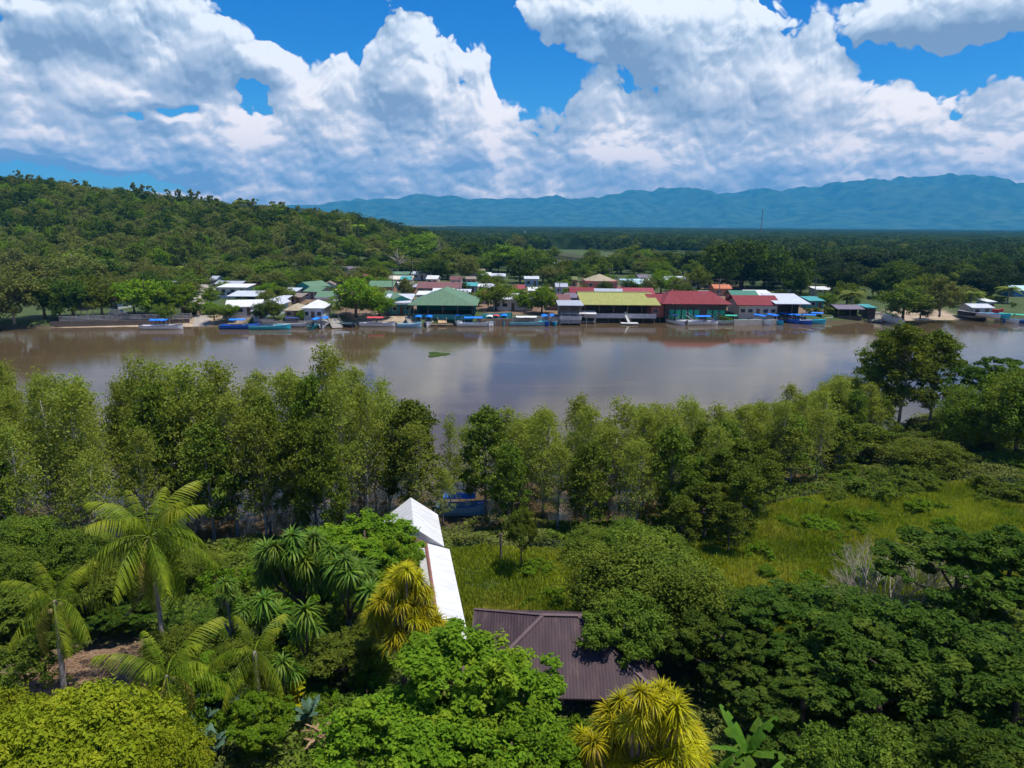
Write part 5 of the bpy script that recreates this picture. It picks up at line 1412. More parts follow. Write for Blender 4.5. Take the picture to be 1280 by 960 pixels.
def boat(label, px, py, L, rz, hull, canopy=None, cl=.55, stripe=None, name='motorboat', cx=-.05, motor=True, ch=2.2, z=0.06, W_=None, pos=None, tilt=0, group=None):
    g = G(px, py, 0) if pos is None else pos
    W_ = W_ or min(2.2, L * .26); H = .85; L *= 1.08; W_ *= 1.08
    e = empty(name, (g.x, g.y, z), rz); e.rotation_euler = (tilt, 0, rz); tag(e, label, 'boat', group)
    hm_, st = hull_mesh(L, W_, H, paint('hull_' + hull, BC[hull], .3, .08, grime=.12)); obj('hull', hm_, e)
    m_ = MB()
    for s in (-1, 1): m_.tube([(x, s * (w + .01), z_ + .01) for x, w, z_ in st], .05, 5)
    m_.build('gunwale', paint('hull_' + (stripe or 'white'), BC[stripe or 'white'], .3, .08), e)
    for x in (-.22, 0.0, .2): MB().box(L * x - .18, L * x + .18, -W_ * .40, W_ * .40, .34, .42).build('bench', paint('bench', (.45, .42, .36), .7), e)
    fd = MB(); q = [s_ for s_ in st if s_[0] > L * .24]
    fd.v = [(x, -w * .9, z_ - .03) for x, w, z_ in q] + [(x, w * .9, z_ - .03) for x, w, z_ in q]; k = len(q)
    fd.f = [(i, i + 1, k + i + 1, k + i) for i in range(k - 1)]; fd.build('foredeck', paint('hull_' + (stripe or 'white'), BC[stripe or 'white'], .3, .08), e)
    if motor:
        mo_ = MB().box(-L/2 - .5, -L/2 - .05, -.2, .2, .55, 1.15).box(-L/2 - .38, -L/2 - .2, -.08, .08, -.3, .55).build('outboard_motor', paint('hull_dark', BC['dark'], .3), e)
        MB().box(-L/2 - .52, -L/2 - .03, -.215, .215, .78, .86).build('cowl_band', white, mo_)
    if canopy:
        x0, x1 = L * (cx - cl / 2), L * (cx + cl / 2); c_ = MB(); n = 7
        for x in np.linspace(x0, x1, 5):
            sag = -.05 * abs(math.sin(math.pi * 2 * (x - x0) / (x1 - x0)))
            for i in range(n):
                a = -1 + 2 * i / (n - 1); c_.v.append((x, a * W_ * .48, ch + .22 * (1 - a * a) + sag))
        for j in range(4):
            for i in range(n - 1): c_.f.append((j * n + i, j * n + i + 1, (j + 1) * n + i + 1, (j + 1) * n + i))
        b0 = len(c_.v); c_.v += [(x_, y_, z_ - .05) for x_, y_, z_ in c_.v]; c_.f += [tuple(b0 + i for i in f[::-1]) for f in list(c_.f)]
        c_.build('canopy', paint('hull_' + canopy, BC[canopy], .7, .1), e)
        for x in (x0 + .1, (x0 + x1) / 2, x1 - .1):
            for s in (-1, 1): MB().beam((x, s * W_ * .44, H * .9), (x, s * W_ * .46, ch + .02), .045).build('canopy_post', paint('rim', (.5, .5, .5), .3), e)
        MB().box(L * .05, L * .05 + .5, -.35, .35, .3, 1.15).build('console', white, e)
    return e
R90 = math.pi / 2
for b_ in [
 ('white motorboat with blue sun top moored by the sandy bank', 203, 411.5, 9.0, .05, 'white', 'canvas_blue', .42, 'navy'),
 ('deep blue motorboat with blue sun top lying along the bank', 301, 411, 8.8, .06, 'blue', 'canvas_blue', .4, 'blue'),
 ('long turquoise boat with pale bow and dark sun top', 338, 411.5, 9.0, .08, 'turq', 'dark', .35, 'ltblue'),
 ('white launch with dark blue sun top beside the turquoise boat', 369, 408.5, 7.8, .0, 'white', 'navy', .42, 'white'),
 ('small teal boat with blue top seen end on', 394, 410, 6.0, R90 * .96, 'teal', 'canvas_blue', .6, 'teal'),
 ('small white boat with blue top seen end on next to the teal one', 406, 408.5, 6.0, R90 * 1.03, 'white', 'canvas_blue', .62, 'white'),
 ('grey open skiff pulled up at the foot of the spreading tree', 428, 408, 6.5, 2.7, 'dark', None, 0, 'ltblue'),
 ('white motorboat with bright red top by the sandy slope', 472, 408, 8.2, .03, 'white', 'canvas_red', .45, 'dark'),
 ('open light blue skiff before the shed with white front sheet', 512, 409.5, 5.6, .02, 'ltblue', None, 0, 'ltblue'),
 ('boat with blue top end on at the edge of the green restaurant', 523, 407, 5.8, -R90 * .98, 'ltblue', 'canvas_blue', .62, 'turq'),
 ('white boat with blue top end on before the green restaurant', 536, 407, 5.8, -R90 * 1.02, 'white', 'canvas_blue', .62, 'white'),
 ('white boat with small blue top at the yellow restaurant pier steps', 573, 405.5, 6.5, -R90 * .9, 'white', 'canvas_blue', .5, 'white'),
 ('white launch with long blue top in front of the teal railing', 594, 408, 8.5, .06, 'white', 'canvas_blue', .5, 'ltblue'),
 ('white boat with white top among the row of tops by the brown wall', 612, 406.5, 6, -R90, 'white', 'white', .6, 'white'),
 ('white boat with red top in the row by the brown wall', 620, 405.5, 6, -R90 * 1.04, 'white', 'canvas_red', .6, 'white'),
 ('blue boat with deep blue top in the row by the brown wall', 630, 405.5, 6, -R90, 'turq', 'canvas_blue', .6, 'blue'),
 ('long pale boat with flat white top and turquoise bow', 660, 407, 8.8, .03, 'ltblue', 'white', .55, 'turq'),
 ('dark blue boat with blue top beside the long white topped boat', 682, 406, 6.2, -R90 * .9, 'blue', 'canvas_blue', .62, 'blue'),
 ('turquoise boat with blue top next to the covered white pier', 692, 405.5, 6.2, -R90 * .94, 'turq', 'canvas_blue', .62, 'white'),
 ('white boat with navy top before the green shutters', 845, 405, 7.0, -R90 * .75, 'white', 'navy', .5, 'white'),
 ('low white open boat between the pontoon ramps', 861, 405, 6.5, -.3, 'white', None, 0, 'white'),
 ('white motorboat with bright blue top at the pontoon', 879, 406, 7.6, .1, 'white', 'canvas_blue', .5, 'navy'),
 ('white motorboat with green top at the pontoon end', 914, 405, 7.4, .02, 'white', 'canvas_green', .4, 'canvas_green'),
 ('grey white boat with blue top, first of the blue row under the red gabled house', 952, 405, 6.4, -R90 * .72, 'white', 'canvas_blue', .6, 'ltblue'),
 ('blue boat with blue top, second of the row under the red gabled house', 968, 404.5, 6.6, -R90 * .8, 'turq', 'canvas_blue', .6, 'blue'),
 ('deep blue boat with wide blue top before the grey white hall', 985, 403, 6.8, -R90 * .7, 'blue', 'canvas_blue', .66, 'blue'),
 ('blue boat with long white bow before the grey white hall', 996, 404, 7.4, -R90 * .5, 'blue', 'canvas_blue', .4, 'white'),
 ('turquoise motorboat with turquoise foredeck by the grassy bank', 1012, 404, 7.2, -.35, 'turq', 'canvas_blue', .45, 'turq'),
 ('light blue motorboat lying behind the turquoise one', 1022, 401.5, 7.0, -.25, 'turq', 'canvas_blue', .4, 'white'),
 ('small boat with teal top at the lawn edge near the picture side', 1259, 403, 6, -R90 * .8, 'white', 'canvas_green', .6, 'turq'),
 ('boat with teal top outermost on the water by the lawn', 1272, 403.5, 6.5, -.4, 'blue', 'canvas_green', .5, 'ltblue'),
]:
    boat(b_[0], b_[1], b_[2], b_[3], b_[4], b_[5], b_[6], b_[7] or .5, b_[8])
# covered white tour boat
g = G(1115, 403.5, 0); e = boat('white covered boat with domed canvas cabin under the spreading tree', 0, 0, 7.5, -R90 * .8, 'white', None, pos=g)
m_ = MB(); n = 9
for x in (-2.8, -1.4, 0, 1.4, 2.5):
    for i in range(n):
        a = math.pi * i / (n - 1); k = .75 if x > 2 else 1; m_.v.append((x, -math.cos(a) * 1.1 * k, .6 + 1.5 * k * math.sin(a) ** .7))
m_.f = [(j * n + i, j * n + i + 1, (j + 1) * n + i + 1, (j + 1) * n + i) for j in range(4) for i in range(n - 1)] + [tuple(range(n))[::-1], tuple(4 * n + i for i in range(n))]
m_.build('canvas_cabin', white, e)
# boats drawn up on the far beach
for lb, px, py, L, rz, hc, st_ in [('white and blue boat drawn up on the far beach', 1234, 397, 6.5, -R90 * .75, 'white', 'blue'), ('turquoise boat drawn up beside the white and blue one', 1244, 397, 6.5, -R90 * .6, 'turq', 'turq'), ('long grey canoe lying across the far beach', 1219, 393, 8, 2.75, 'dark', 'white')]:
    gq = GG(px, py); boat(lb, 0, 0, L, rz, hc, None, stripe=st_, pos=gq, z=gq.z + .25, motor=False)
gq = GG(1245, 391); k_ = boat('small red dinghy on the grass above the far beach', 0, 0, 3.2, -.4, 'canvas_red', None, stripe='canvas_red', pos=gq, z=gq.z + .2, motor=False, name='dinghy')

# piers and pontoons
def ramp(label, px0, py0, z0, px1, py1, z1, w, mat=white, name='ramp'):
    a = G(px0, py0, z0); b_ = G(px1, py1, z1); e = empty(name, a); d = b_ - a
    MB().beam((0, 0, 0), d, w, .14).build('deck', mat, e)
    n_ = Vector((-d.y, d.x, 0)).normalized() * w / 2
    for s in (-1, 1):
        r = MB(); r.beam(n_ * s + Vector((0, 0, .9)), d + n_ * s + Vector((0, 0, .9)), .06)
        for k in range(4): r.beam(n_ * s + d * (k / 3), n_ * s + d * (k / 3) + Vector((0, 0, .9)), .05)
        r.build('handrail', mat, e)
    tag(e, label, 'ramp')
def pontoon(label, px0, px1, py, w, mat=white):
    a = G(px0, py, .35); b_ = G(px1, py, .35); e = empty('pontoon', ((a.x + b_.x) / 2, a.y, 0)); L = b_.x - a.x
    MB().box(-L/2, L/2, 0, w, .22, .42).build('deck', mat, e)
    for x in np.linspace(-L/2 + .6, L/2 - .6, 4): MB().tube([(x, .15, .02), (x, w - .15, .02)], .22, 8).build('float', paint('hull_dark', BC['dark'], .3), e)
    tag(e, label, 'pontoon')
pontoon('white floating pontoon in front of the yellow roofed restaurant', 777, 798, 404.5, 2.2)
ramp('white ramp from the yellow roofed restaurant down to its pontoon', 782, 394, 2.2, 786, 402.5, .5, 1.2)
pontoon('long white pontoon among the boats before the green shutters', 852, 904, 403, 1.8)
ramp('white ramp at the side nearest the yellow restaurant under the green shutters', 857, 393.5, 2.2, 869, 401.5, .5, 1.1)
ramp('white middle ramp under the green shutters', 883, 393.5, 2.2, 895, 401.5, .5, 1.1)
ramp('white end ramp under the green shutters next to the sandy slope', 895, 393.5, 2.2, 907, 401.5, .5, 1.1)
ramp('tan wooden stairway in front of the teal railing', 552, 394, 2.0, 553, 404, .5, 2.2, paint('tan_board', (.50, .34, .18), .8))
ramp('concrete steps beside the shed with white front sheet', 509, 396, 1.8, 513, 405, .3, 1.2, conc)
pontoon('low plank jetty under the green restaurant', 538, 566, 406, 1.4, woodm)
ramp('grey concrete boat ramp by the white hipped roof house', 416, 398, 1.6, 422, 410, .1, 2.6, conc)
ramp('concrete steps by the shed with blue sheet roof', 1097, 390, 2.2, 1095, 402, .2, 3, conc)
# covered white pier
a = G(702, 405, 0); b_ = G(744, 405, 0); e = empty('covered_pier', ((a.x + b_.x) / 2, a.y + 1, 0)); L = b_.x - a.x
MB().box(-L/2, L/2, 0, 2.4, .3, .5).build('deck', conc, e)
MB().slab([(-L/2 - .3, -.4, 2.6), (L/2 + .3, -.4, 2.6), (L/2 + .3, 3.0, 3.1), (-L/2 - .3, 3.0, 3.1)], .12).build('roof', roofmat('roof_white', RC['white'], .2), e)
for x in np.linspace(-L/2, L/2, 5):
    for y_ in (0, 2.4): MB().box(x - .07, x + .07, y_ - .07, y_ + .07, -1.5, 2.6).build('post', white, e)
tag(e, 'long covered pier with white roof beside the yellow roofed restaurant', 'pier')
ramp('white gangway leaning inside the covered white pier', 716, 402, .5, 732, 394, 2.2, .8)

# ================================================================== the near bank
def Xpx(px, D):  # bearing of a picture column at the distance D
    return (px - 640) / FPX * (D * math.cos(PITCH) + 20 * math.sin(PITCH))
SKYL = [(-140,440),(0,448),(60,455),(105,480),(150,474),(172,446),(205,440),(245,441),(285,452),(330,446),(362,454),(402,438),(430,450),(462,466),(495,478),(520,505),(548,545),
        (556,520),(565,508),(585,504),(620,500),(660,510),(700,499),(722,496),(760,506),(800,494),(850,490),(882,488),(902,500),(930,495),(962,497),(1000,484),(1040,470),(1075,466),(1120,480),(1200,470),(1240,462),(1300,440),(1420,430)]
rm_ = random.Random(21)
n_m = 0
def mang(px, D, hf, kind='mangrove', w=None, off_=4):
    ysk = np.interp(px, [a for a, b in SKYL], [b for a, b in SKYL])
    t = AT(px, ysk + rm_.uniform(-4, 9), D); z = gz(t.x, D); h = (t.z - z) * hf
    if h < 3: return
    row = 'standing in the water ' if off_ > 3 else 'on the muddy edge ' if off_ > 0 else 'on dry ground '
    zone = row + ('behind the coconut palms' if px < 300 else 'between the coconut palms and the white boathouse' if px < 550 else 'just past the boathouse gap' if px < 760 else 'in the green stand beyond the grassy clearing')
    plant_tree(K[kind], t.x, D, h, w or rm_.uniform(4.0, 6.2) * (h / 12) ** .4, 'mangrove_tree', 'slender pale stemmed mangrove ' + zone, 'mangroves ' + zone, z=z, rng=rm_)
for off, hf, sp_, ks in ((13.0, .93, 3.4, ['mangrove']), (9.5, .97, 2.7, ['mangrove']), (5.5, 1.0, 2.8, ['mangrove']), (1.5, .90, 2.9, ['mangrove', 'mangrove', 'mangrove_dense']), (-2.0, .74, 3.4, ['mangrove', 'mangrove_dense'])):
    x = -58.0
    while x < 47:
        xj = x + rm_.uniform(-.9, .9)
        D = float(shore_n(np.array([xj]))[0]) + off + rm_.uniform(-1.6, 1.6)
        px = 640 + FPX * xj / (D * math.cos(PITCH) + 18 * math.sin(PITCH))
        x += sp_
        if 522 < px < 572 and not (off < 3 and px > 562): continue
        if (470 < px < 610 and off < 0) or (545 < px < 606 and off < 9): continue
        if 108 < px < 140 and off > 0: continue
        if px > 560 and off > 9: hf_ = hf * .97
        else: hf_ = hf
        mang(px, D, hf_ * rm_.uniform(.84, 1.06), rm_.choice(ks), off_=off)
mang(144, 60, .98, 'mangrove', 3.0); mang(562, 60, .95, 'mangrove', 2.6); mang(552, 55.5, .62, 'mangrove', 3.2)

def ntree(px, ptop, D, w, kind, label, name='tree', group=None, h=None, cat='tree'):
    t = AT(px, ptop, D); z = gz(t.x, D)
    return plant_tree(K[kind], t.x, D, (t.z - z) if h is None else h, w, name, label, group, z=z, rng=rm_, cat=cat)
# trees beside the mangroves
ntree(512, 500, 57, 6.5, 'mangrove_dense', 'leaning leafy tree whose crown hangs over the boathouse roof')
ntree(1140, 402, 84, 9.5, 'mangrove_dense', 'tallest bushy tree standing at the water beyond the clearing')
ntree(1178, 416, 86, 8.5, 'mangrove_dense', 'bushy tree close behind the tallest one at the water')
ntree(1108, 412, 87, 8, 'mangrove_dense', 'loose crowned tree on the river side of the tallest one')
ntree(1250, 440, 78, 9, 'dark', 'dark brown green tree at the picture edge near the water')
ntree(1290, 446, 70, 9, 'bushy', 'grey green tree cut by the picture edge near the water')
ntree(1215, 475, 74, 7, 'bushy', 'grey green tree below the dark brown green one')
ntree(1165, 546, 68, 7.5, 'bushy', 'round light green bush tree at the back of the clearing')
ntree(1085, 530, 72, 7, 'mangrove_dense', 'green tree next to the round light green bush tree')
ntree(1040, 505, 74, 7, 'mangrove_dense', 'green tree at the back corner of the clearing')
ntree(990, 520, 66, 6, 'mangrove_dense', 'slender green tree at the far side of the clearing')
for px, pt, D, w in [(905,560,55,4.5),(935,585,52,4),(885,600,52,4.2),(960,575,57,4.5),(870,570,56,4),(855,620,50,3.4),(915,625,49,3.2)]:
    ntree(px, pt, D, w, 'mangrove_dense', 'dense green young tree on the edge of the grassy clearing', 'young_tree', 'young trees edging the clearing')
for px, pt, D, w in [(30,640,46,5),(95,655,45,4.4),(-10,680,42,5),(150,690,43,3.6),(245,690,44,4),(735,655,48,4.2),(790,645,47,4),(830,660,46,4)]:
    ntree(px, pt, D, w, 'bushy', 'low leafy tree growing at the foot of the mangroves', 'understory_tree', 'low trees at the foot of the mangroves')
# canopy of the near garden
ntree(455, 648, 43, 7.5, 'bright', 'deep green leafy tree between the screw palms and the boathouse')
ntree(215, 778, 31.5, 3.6, 'bushy', 'leafy tree in front of the tall coconut trunk')
ntree(110, 700, 38.5, 5, 'midnear', 'leafy tree between the two upper coconut palms')
ntree(322, 868, 26.5, 3.0, 'bright', 'bright green bush tree hiding the foot of the young coconut palm')
ntree(300, 790, 31, 3.6, 'bushy', 'bushy tree under the thin stemmed cordyline')
ntree(492, 664, 42, 4.0, 'bright', 'leafy green tree touching the walkway roof')
ntree(405, 662, 45, 5, 'bright', 'green tree behind the dark screw palms')
ntree(574, 800, 24.5, 8.2, 'bright', 'big vivid green tree in front of the brown roof')
ntree(500, 872, 22.5, 6.0, 'bright', 'vivid green tree below the golden screw palm')
ntree(640, 900, 21.5, 5.5, 'bright', 'vivid green crown between the big tree and the lower golden plant')
ntree(75, 884, 20.5, 7.6, 'lime', 'yellow green flat crowned tree filling the lower picture corner')
ntree(178, 905, 20.5, 4.2, 'lime', 'smaller yellow green crown under the lowest coconut palm')
ntree(-30, 870, 22, 5, 'lime', 'yellow green tree cut by the lower picture edge')
ntree(765, 676, 38, 6.4, 'bushy', 'leafy tree leaning over the brown roof')
ntree(812, 664, 38.5, 7.5, 'bushy', 'taller leafy tree behind the brown roof')
ntree(865, 700, 35, 6, 'bushy', 'dense tree between the brown roof and the clearing')
ntree(778, 742, 32.3, 4.8, 'midnear', 'small tree whose branches shade the brown roof')
ntree(905, 765, 31.5, 5.5, 'dark', 'dark green tree above the banana plants')
ntree(965, 742, 33, 6.5, 'dark', 'dark green crown in front of the yellow meadow')
ntree(1045, 735, 33, 8, 'dark', 'broad dark crown below the dead branches')
ntree(1110, 790, 27.5, 8, 'dark', 'dark layered crown in the shaded garden corner')
ntree(1205, 664, 37, 9, 'dark', 'tall dark green tree beside the dead branches')
ntree(1275, 660, 36, 8, 'dark', 'tall dark tree cut by the picture edge')
ntree(1190, 770, 28, 8, 'dark', 'dark layered tree in front of the tall ones')
ntree(1285, 800, 25, 8, 'dark', 'dark tree at the lower picture corner')
ntree(1010, 850, 27, 6.5, 'dark', 'low dark tree behind the banana plants')
ntree(1100, 900, 22, 4.6, 'midnear', 'small lighter tree at the bottom of the shaded corner')
ntree(1210, 905, 21, 6, 'dark', 'dark low crown at the bottom of the shaded corner')
ntree(5, 735, 36, 5, 'midnear', 'dense tree beside the smaller coconut palm')
ntree(25, 800, 31, 4.6, 'midnear', 'dark bushy tree next to the bare earth patch')
ntree(150, 745, 38, 4.6, 'dark', 'dark tree under the tall coconut palm')
ntree(235, 770, 35, 4.2, 'dark', 'dark tree between the tall coconut palm and the cordyline')
ntree(265, 820, 30.5, 4.2, 'bright', 'bright shrubby tree beside the lowest coconut palm')
ntree(430, 790, 32, 4.5, 'midnear', 'dull green tree in front of the screw palms')
ntree(652, 664, 46, 2.4, 'midnear', 'thin young tree alone in the grass by the walkway', h=5.2)
for px, D, h in [(700,27.6,1.3),(722,28,1.5),(745,27.4,1.4),(765,27.8,1.2),(782,27,1.6)]:
    plant_tree(K['shrub_bright'], Xpx(px, D), D, h, 1.9, 'shrub', 'bright green shrub in front of the lodge posts', 'shrubs in front of the lodge', rng=rm_, cat='shrub')
# shrubs of the garden floor
for i in range(84):
    px = rm_.uniform(-20, 470) if i < 52 else rm_.uniform(860, 1290); D = rm_.uniform(26, 48)
    x = Xpx(px, D)
    q = G(95, 838, 2.0)
    if ((x - q.x) / 5.2) ** 2 + ((D - q.y) / 4.8) ** 2 < 1.1: continue
    if px > 860 and D > 37: continue
    h = rm_.uniform(1.6, 3.2)
    bright = rm_.random() < (.5 if px < 470 else .1)
    plant_tree(K['shrub_bright' if bright else 'shrub'], x, D, h, h * rm_.uniform(1.0, 1.4), 'shrub', 'bright green shrub on the garden floor' if bright else 'dull green shrub on the garden floor', 'bright shrubs' if bright else 'dull shrubs', rng=rm_, cat='shrub')
for i in range(29):   # taller weeds in the meadow
    px = rm_.uniform(880, 1280) if i < 26 else rm_.uniform(570, 700); D = rm_.uniform(42, 60) if i < 26 else rm_.uniform(38, 48)
    x = Xpx(px, D); h = rm_.uniform(.8, 1.5)
    plant_tree(K['shrub_bright'], x, D, h, h * rm_.uniform(1.4, 2.4), 'weed_clump', 'clump of taller green weeds in the meadow grass', 'weed clumps in the meadow', rng=rm_, cat='weeds')
for i in range(60):   # low tangle behind the clearing
    px = rm_.uniform(960, 1300); D = rm_.uniform(58, 84)
    x = Xpx(px, D)
    if D > float(shore_n(np.array([x]))[0]) - 2 or D < 62 - (px - 960) * .02: continue
    h = rm_.uniform(1.4, 2.6)
    plant_tree(K['shrub'], x, D, h, h * rm_.uniform(1.6, 2.4), 'scrub_bush', 'low tangled bush in the scrub behind the clearing', 'scrub bushes behind the clearing', rng=rm_, cat='bush')

# ------------------------------------------------------------------ palms, screw palms, bananas
coconut_palm(186, 668, 33, 'tallest coconut palm with full crown and one dry frond', .90, (.5, -.6), 30, 1, 1, random.Random(3))
coconut_palm(68, 748, 31, 'slim coconut palm with yellowing fronds above bare earth', .72, (.35, -.8), 15, 3, 0, random.Random(5), nuts=3)
coconut_palm(208, 842, 27, 'low coconut palm with broad arching fronds below the tallest one', .84, (.2, -.1), 17, 2, 0, random.Random(7), nuts=2)
coconut_palm(318, 812, 28.5, 'young coconut palm half hidden under the screw palms', .60, (.1, -.2), 12, 1, 0, random.Random(9), nuts=0)
H_ = lambda l, D: [AT(a, b, D + (i % 3 - 1) * .6) for i, (a, b) in enumerate(l)]
def gbase(px, D): x = Xpx(px, D); return (x, D, gz(x, D))
rosette_tree('screw_palm', 'tall dark green screw palm clump with many heads', 'screw palm', H_([(343,684),(366,670),(392,672),(412,688),(332,706),(356,700),(382,702),(404,708),(372,722)], 36), 'screw', gbase(378, 36), s=1.05)
rosette_tree('screw_palm', 'screw palm with forked trunk beside the deep green tree', 'screw palm', H_([(432,700),(448,708),(424,720),(462,738)], 35), 'screw', gbase(430, 35), s=1.0)
rosette_tree('screw_palm', 'pair of green heads in front of the tall screw palm clump', 'screw palm', H_([(330,750),(345,766),(322,768)], 33), 'screw', gbase(334, 33), s=1.0)
rosette_tree('screw_palm', 'green headed screw palm on a dark trunk, lowest of the clumps', 'screw palm', H_([(382,764),(372,786),(392,784)], 32), 'screw', gbase(385, 32), s=1.0)
rosette_tree('screw_palm', 'small screw palm above the yellow leaved croton', 'screw palm', H_([(352,828),(366,838)], 29.5), 'screw', gbase(358, 29.5), s=.85)
c_ = rosette_tree('cordyline', 'thin stemmed cordyline with dry head beside the tall coconut palm', 'cordyline', H_([(282,728),(290,745),(272,748),(298,752)], 33), 'screw', gbase(292, 33), bark_g, s=.62)
for k in range(2):
    d = obj('dead_leaf_skirt', ROS['dry'][0], c_, Vector(AT(284, 738 + 10 * k, 33)) - Vector(c_.location), (0, 0, k)); d.scale = (.85,) * 3; d['label'] = 'dry brown leaves hanging under the rosette'
rosette_tree('golden_screw_palm', 'golden leaved screw palm beside the white walkway', 'screw palm', H_([(508,712),(520,722),(496,722),(490,732),(522,736),(474,752),(502,754),(532,758),(484,772),(516,774),(546,776),(468,776),(496,790),(530,792),(552,792)], 31), 'gold', gbase(505, 31), s=1.0)
rosette_tree('golden_screw_palm', 'golden leaved screw palm at the bottom in front of the brown house', 'screw palm', H_([(800,866),(826,862),(776,876),(846,884),(812,888),(758,902),(790,904),(830,906),(862,912),(742,928),(774,932),(808,930),(846,934),(730,950),(760,956),(794,956),(828,956),(864,946)], 22), 'gold', gbase(798, 22), s=.98)

def banana_leaf(rng, L, W, mat='banana', droop=.8):
    S = 12; V = []; Fq = []
    for s in range(S + 1):
        u = s / S; x = L * u; z = -L * droop * .38 * u * u; w = W * max(0.02, math.sin(math.pi * min(1, .08 + .9 * u)) ** .6); j = rng.uniform(-.02, .02)
        V += [(x, -w, z - w * .28 + j), (x, 0, z), (x, w, z - w * .28 - j)]
    for s in range(S):
        for k in (0, 1):
            if rng.random() < .06: continue
            Fq.append((3*s+k, 3*s+k+1, 3*s+k+4, 3*s+k+3))
    Fq = np.array(Fq)
    return np_mesh('leaf', np.array(V), Fq, LM[mat], attrs={'tint': ('FACE', rng.uniform(.3, .7, len(Fq)))})
BL = [banana_leaf(rngp, 2.3, .33) for _ in range(3)]; BLB = [banana_leaf(rngp, 1.0, .2, 'blue', .3) for _ in range(3)]; BLY = [banana_leaf(rngp, .8, .12, 'gold', .4) for _ in range(2)]; BLD = [banana_leaf(rngp, .9, .11, 'dry', 1.6) for _ in range(2)]
def leafy(name, label, cat, px, py, D, leaves, H, n, s, spread=.9, stem=True, rng=random.Random(11), group=None):
    if D is None: q = GG(px, py); b = (q.x, q.y, q.z)
    else: b = gbase(px, D)
    e = empty(name, b)
    if stem: MB().tube([(0, 0, -.1), (0, 0, H)], [.13, .08], 8).build('stem', paint('banana_stem', (.12, .14, .05), .6), e, smooth=True)
    for i in range(n):
        a = i * 2.4 + rng.uniform(-.3, .3); t = i / max(1, n - 1)
        f = obj('leaf', rng.choice(leaves), e, (0, 0, H * (1 if stem else rng.uniform(.1, 1))), (rng.uniform(-.3, .3), -1.25 + spread * t * 1.3, a)); k = s * rng.uniform(.8, 1.15); f.scale = (k, k, k)
    tag(e, label, cat, group); return e
leafy('banana_plant', 'banana plant with the longest upright leaf in the shaded corner', 'banana plant', 940, 0, 25, BL, 1.9, 9, .78)
leafy('banana_plant', 'banana plant with spread low leaves beside the golden screw palm', 'banana plant', 905, 0, 24, BL, 1.6, 8, .7)
leafy('banana_plant', 'banana plant with drooping leaves at the bottom edge of the shaded corner', 'banana plant', 962, 0, 22.5, BL, 2.0, 7, .7)
leafy('banana_plant', 'small banana plant in deep shade behind the longest leaved one', 'banana plant', 985, 0, 26.5, BL, 1.5, 7, .65)
for i, (px, py) in enumerate([(222,930),(240,915),(258,935),(275,912),(246,952),(228,952),(300,905),(268,955)]):
    leafy('big_leaved_plant', 'blue green big leaved plant in the patch between the yellow green crowns and the shrubs', 'plant', px, py, None, BLB, 1.6, 18, .75, .7, False, group='blue green big leaved plants')
leafy('croton', 'yellow leaved croton among green shrubs', 'plant', 368, 905, None, BLY, 1.9, 34, 1.0, .7, False)
leafy('dry_plant', 'withered plant with hanging brown leaves at the bottom edge', 'plant', 404, 950, None, BLD, 1.5, 46, .8, 1.4, False)
leafy('banana_plant', 'small pale leaved banana plant next to the withered plant', 'banana plant', 388, 925, None, BLB, 1.4, 8, .9, .7, True)

# dead branches
def dead_bush(px, py, D, w, h, n, label):
    b = gbase(px, D); e = empty('dead_tree', b); mb = MB(); r = random.Random(31)
    def grow(p, d, L, rad, lev):
        q = p + d * L; mb.tube([p, p.lerp(q, .5) + Vector((r.uniform(-.05, .05) * L,) * 3), q], [rad, rad * .8, rad * .55], 4, cap=False)
        if lev == 0: return
        for _ in range(3): grow(q if r.random() < .6 else p.lerp(q, .6), (d + Vector((r.uniform(-.7, .7), r.uniform(-.7, .7), r.uniform(-.25, .5)))).normalized(), L * r.uniform(.55, .8), rad * .55, lev - 1)
    for i in range(n):
        a = r.uniform(0, 6.28); grow(Vector((r.uniform(-.8, .8), r.uniform(-.8, .8), 0)), Vector((math.cos(a) * .9, math.sin(a) * .9, r.uniform(.5, 1.1))).normalized(), w * .27, .045, 4)
    mb.build('branches', twig_m, e); tag(e, label, 'dead tree')
dead_bush(1112, 0, 40.5, 6.4, 3, 22, 'tangle of bare pale dead branches at the edge of the meadow')
dead_bush(1170, 0, 42.5, 5.0, 3, 12, 'smaller bare branched bush beside the tall dark tree')

# ------------------------------------------------------------------ grass and ground cover
rng = np.random.default_rng(5)
def meadow_mask(X, Y):
    PX = 640 + FPX * X / (Y * math.cos(PITCH) + 23 * math.sin(PITCH))
    m1 = (PX > 566) & (PX < 735) & (Y > 36) & (Y < 50)
    lo = np.interp(PX, [860, 960, 1100, 1200, 1300], [44, 37, 41, 45, 46]); hi = np.interp(PX, [860, 960, 1100, 1200, 1300], [50, 60, 64, 64, 62])
    m2 = (PX > 865) & (PX < 1300) & (Y > lo - 3) & (Y < hi)
    return m1 | m2
N0 = 520000
X = rng.uniform(-12, 45, N0); Y = rng.uniform(34, 66, N0)
keep = meadow_mask(X, Y); X = X[keep]; Y = Y[keep]
dens = fbm(X * .35, Y * .35, 3, 91); keep = rng.random(len(X)) < .35 + 1.1 * dens; X = X[keep]; Y = Y[keep]
Z = ground(X, Y); hgt = rng.uniform(.35, .85, len(X)) * (.35 + 2.2 * np.maximum(0, fbm(X * .5, Y * .5, 4, 95) - .25))
a = rng.uniform(0, 6.283, len(X)); lean = rng.uniform(.1, .55, len(X)); wv_ = rng.uniform(.02, .045, len(X))
base = np.stack([X, Y, Z - .03], 1); side = np.stack([-np.sin(a), np.cos(a), 0 * a], 1) * wv_[:, None]; fw_ = np.stack([np.cos(a), np.sin(a), 0 * a], 1)
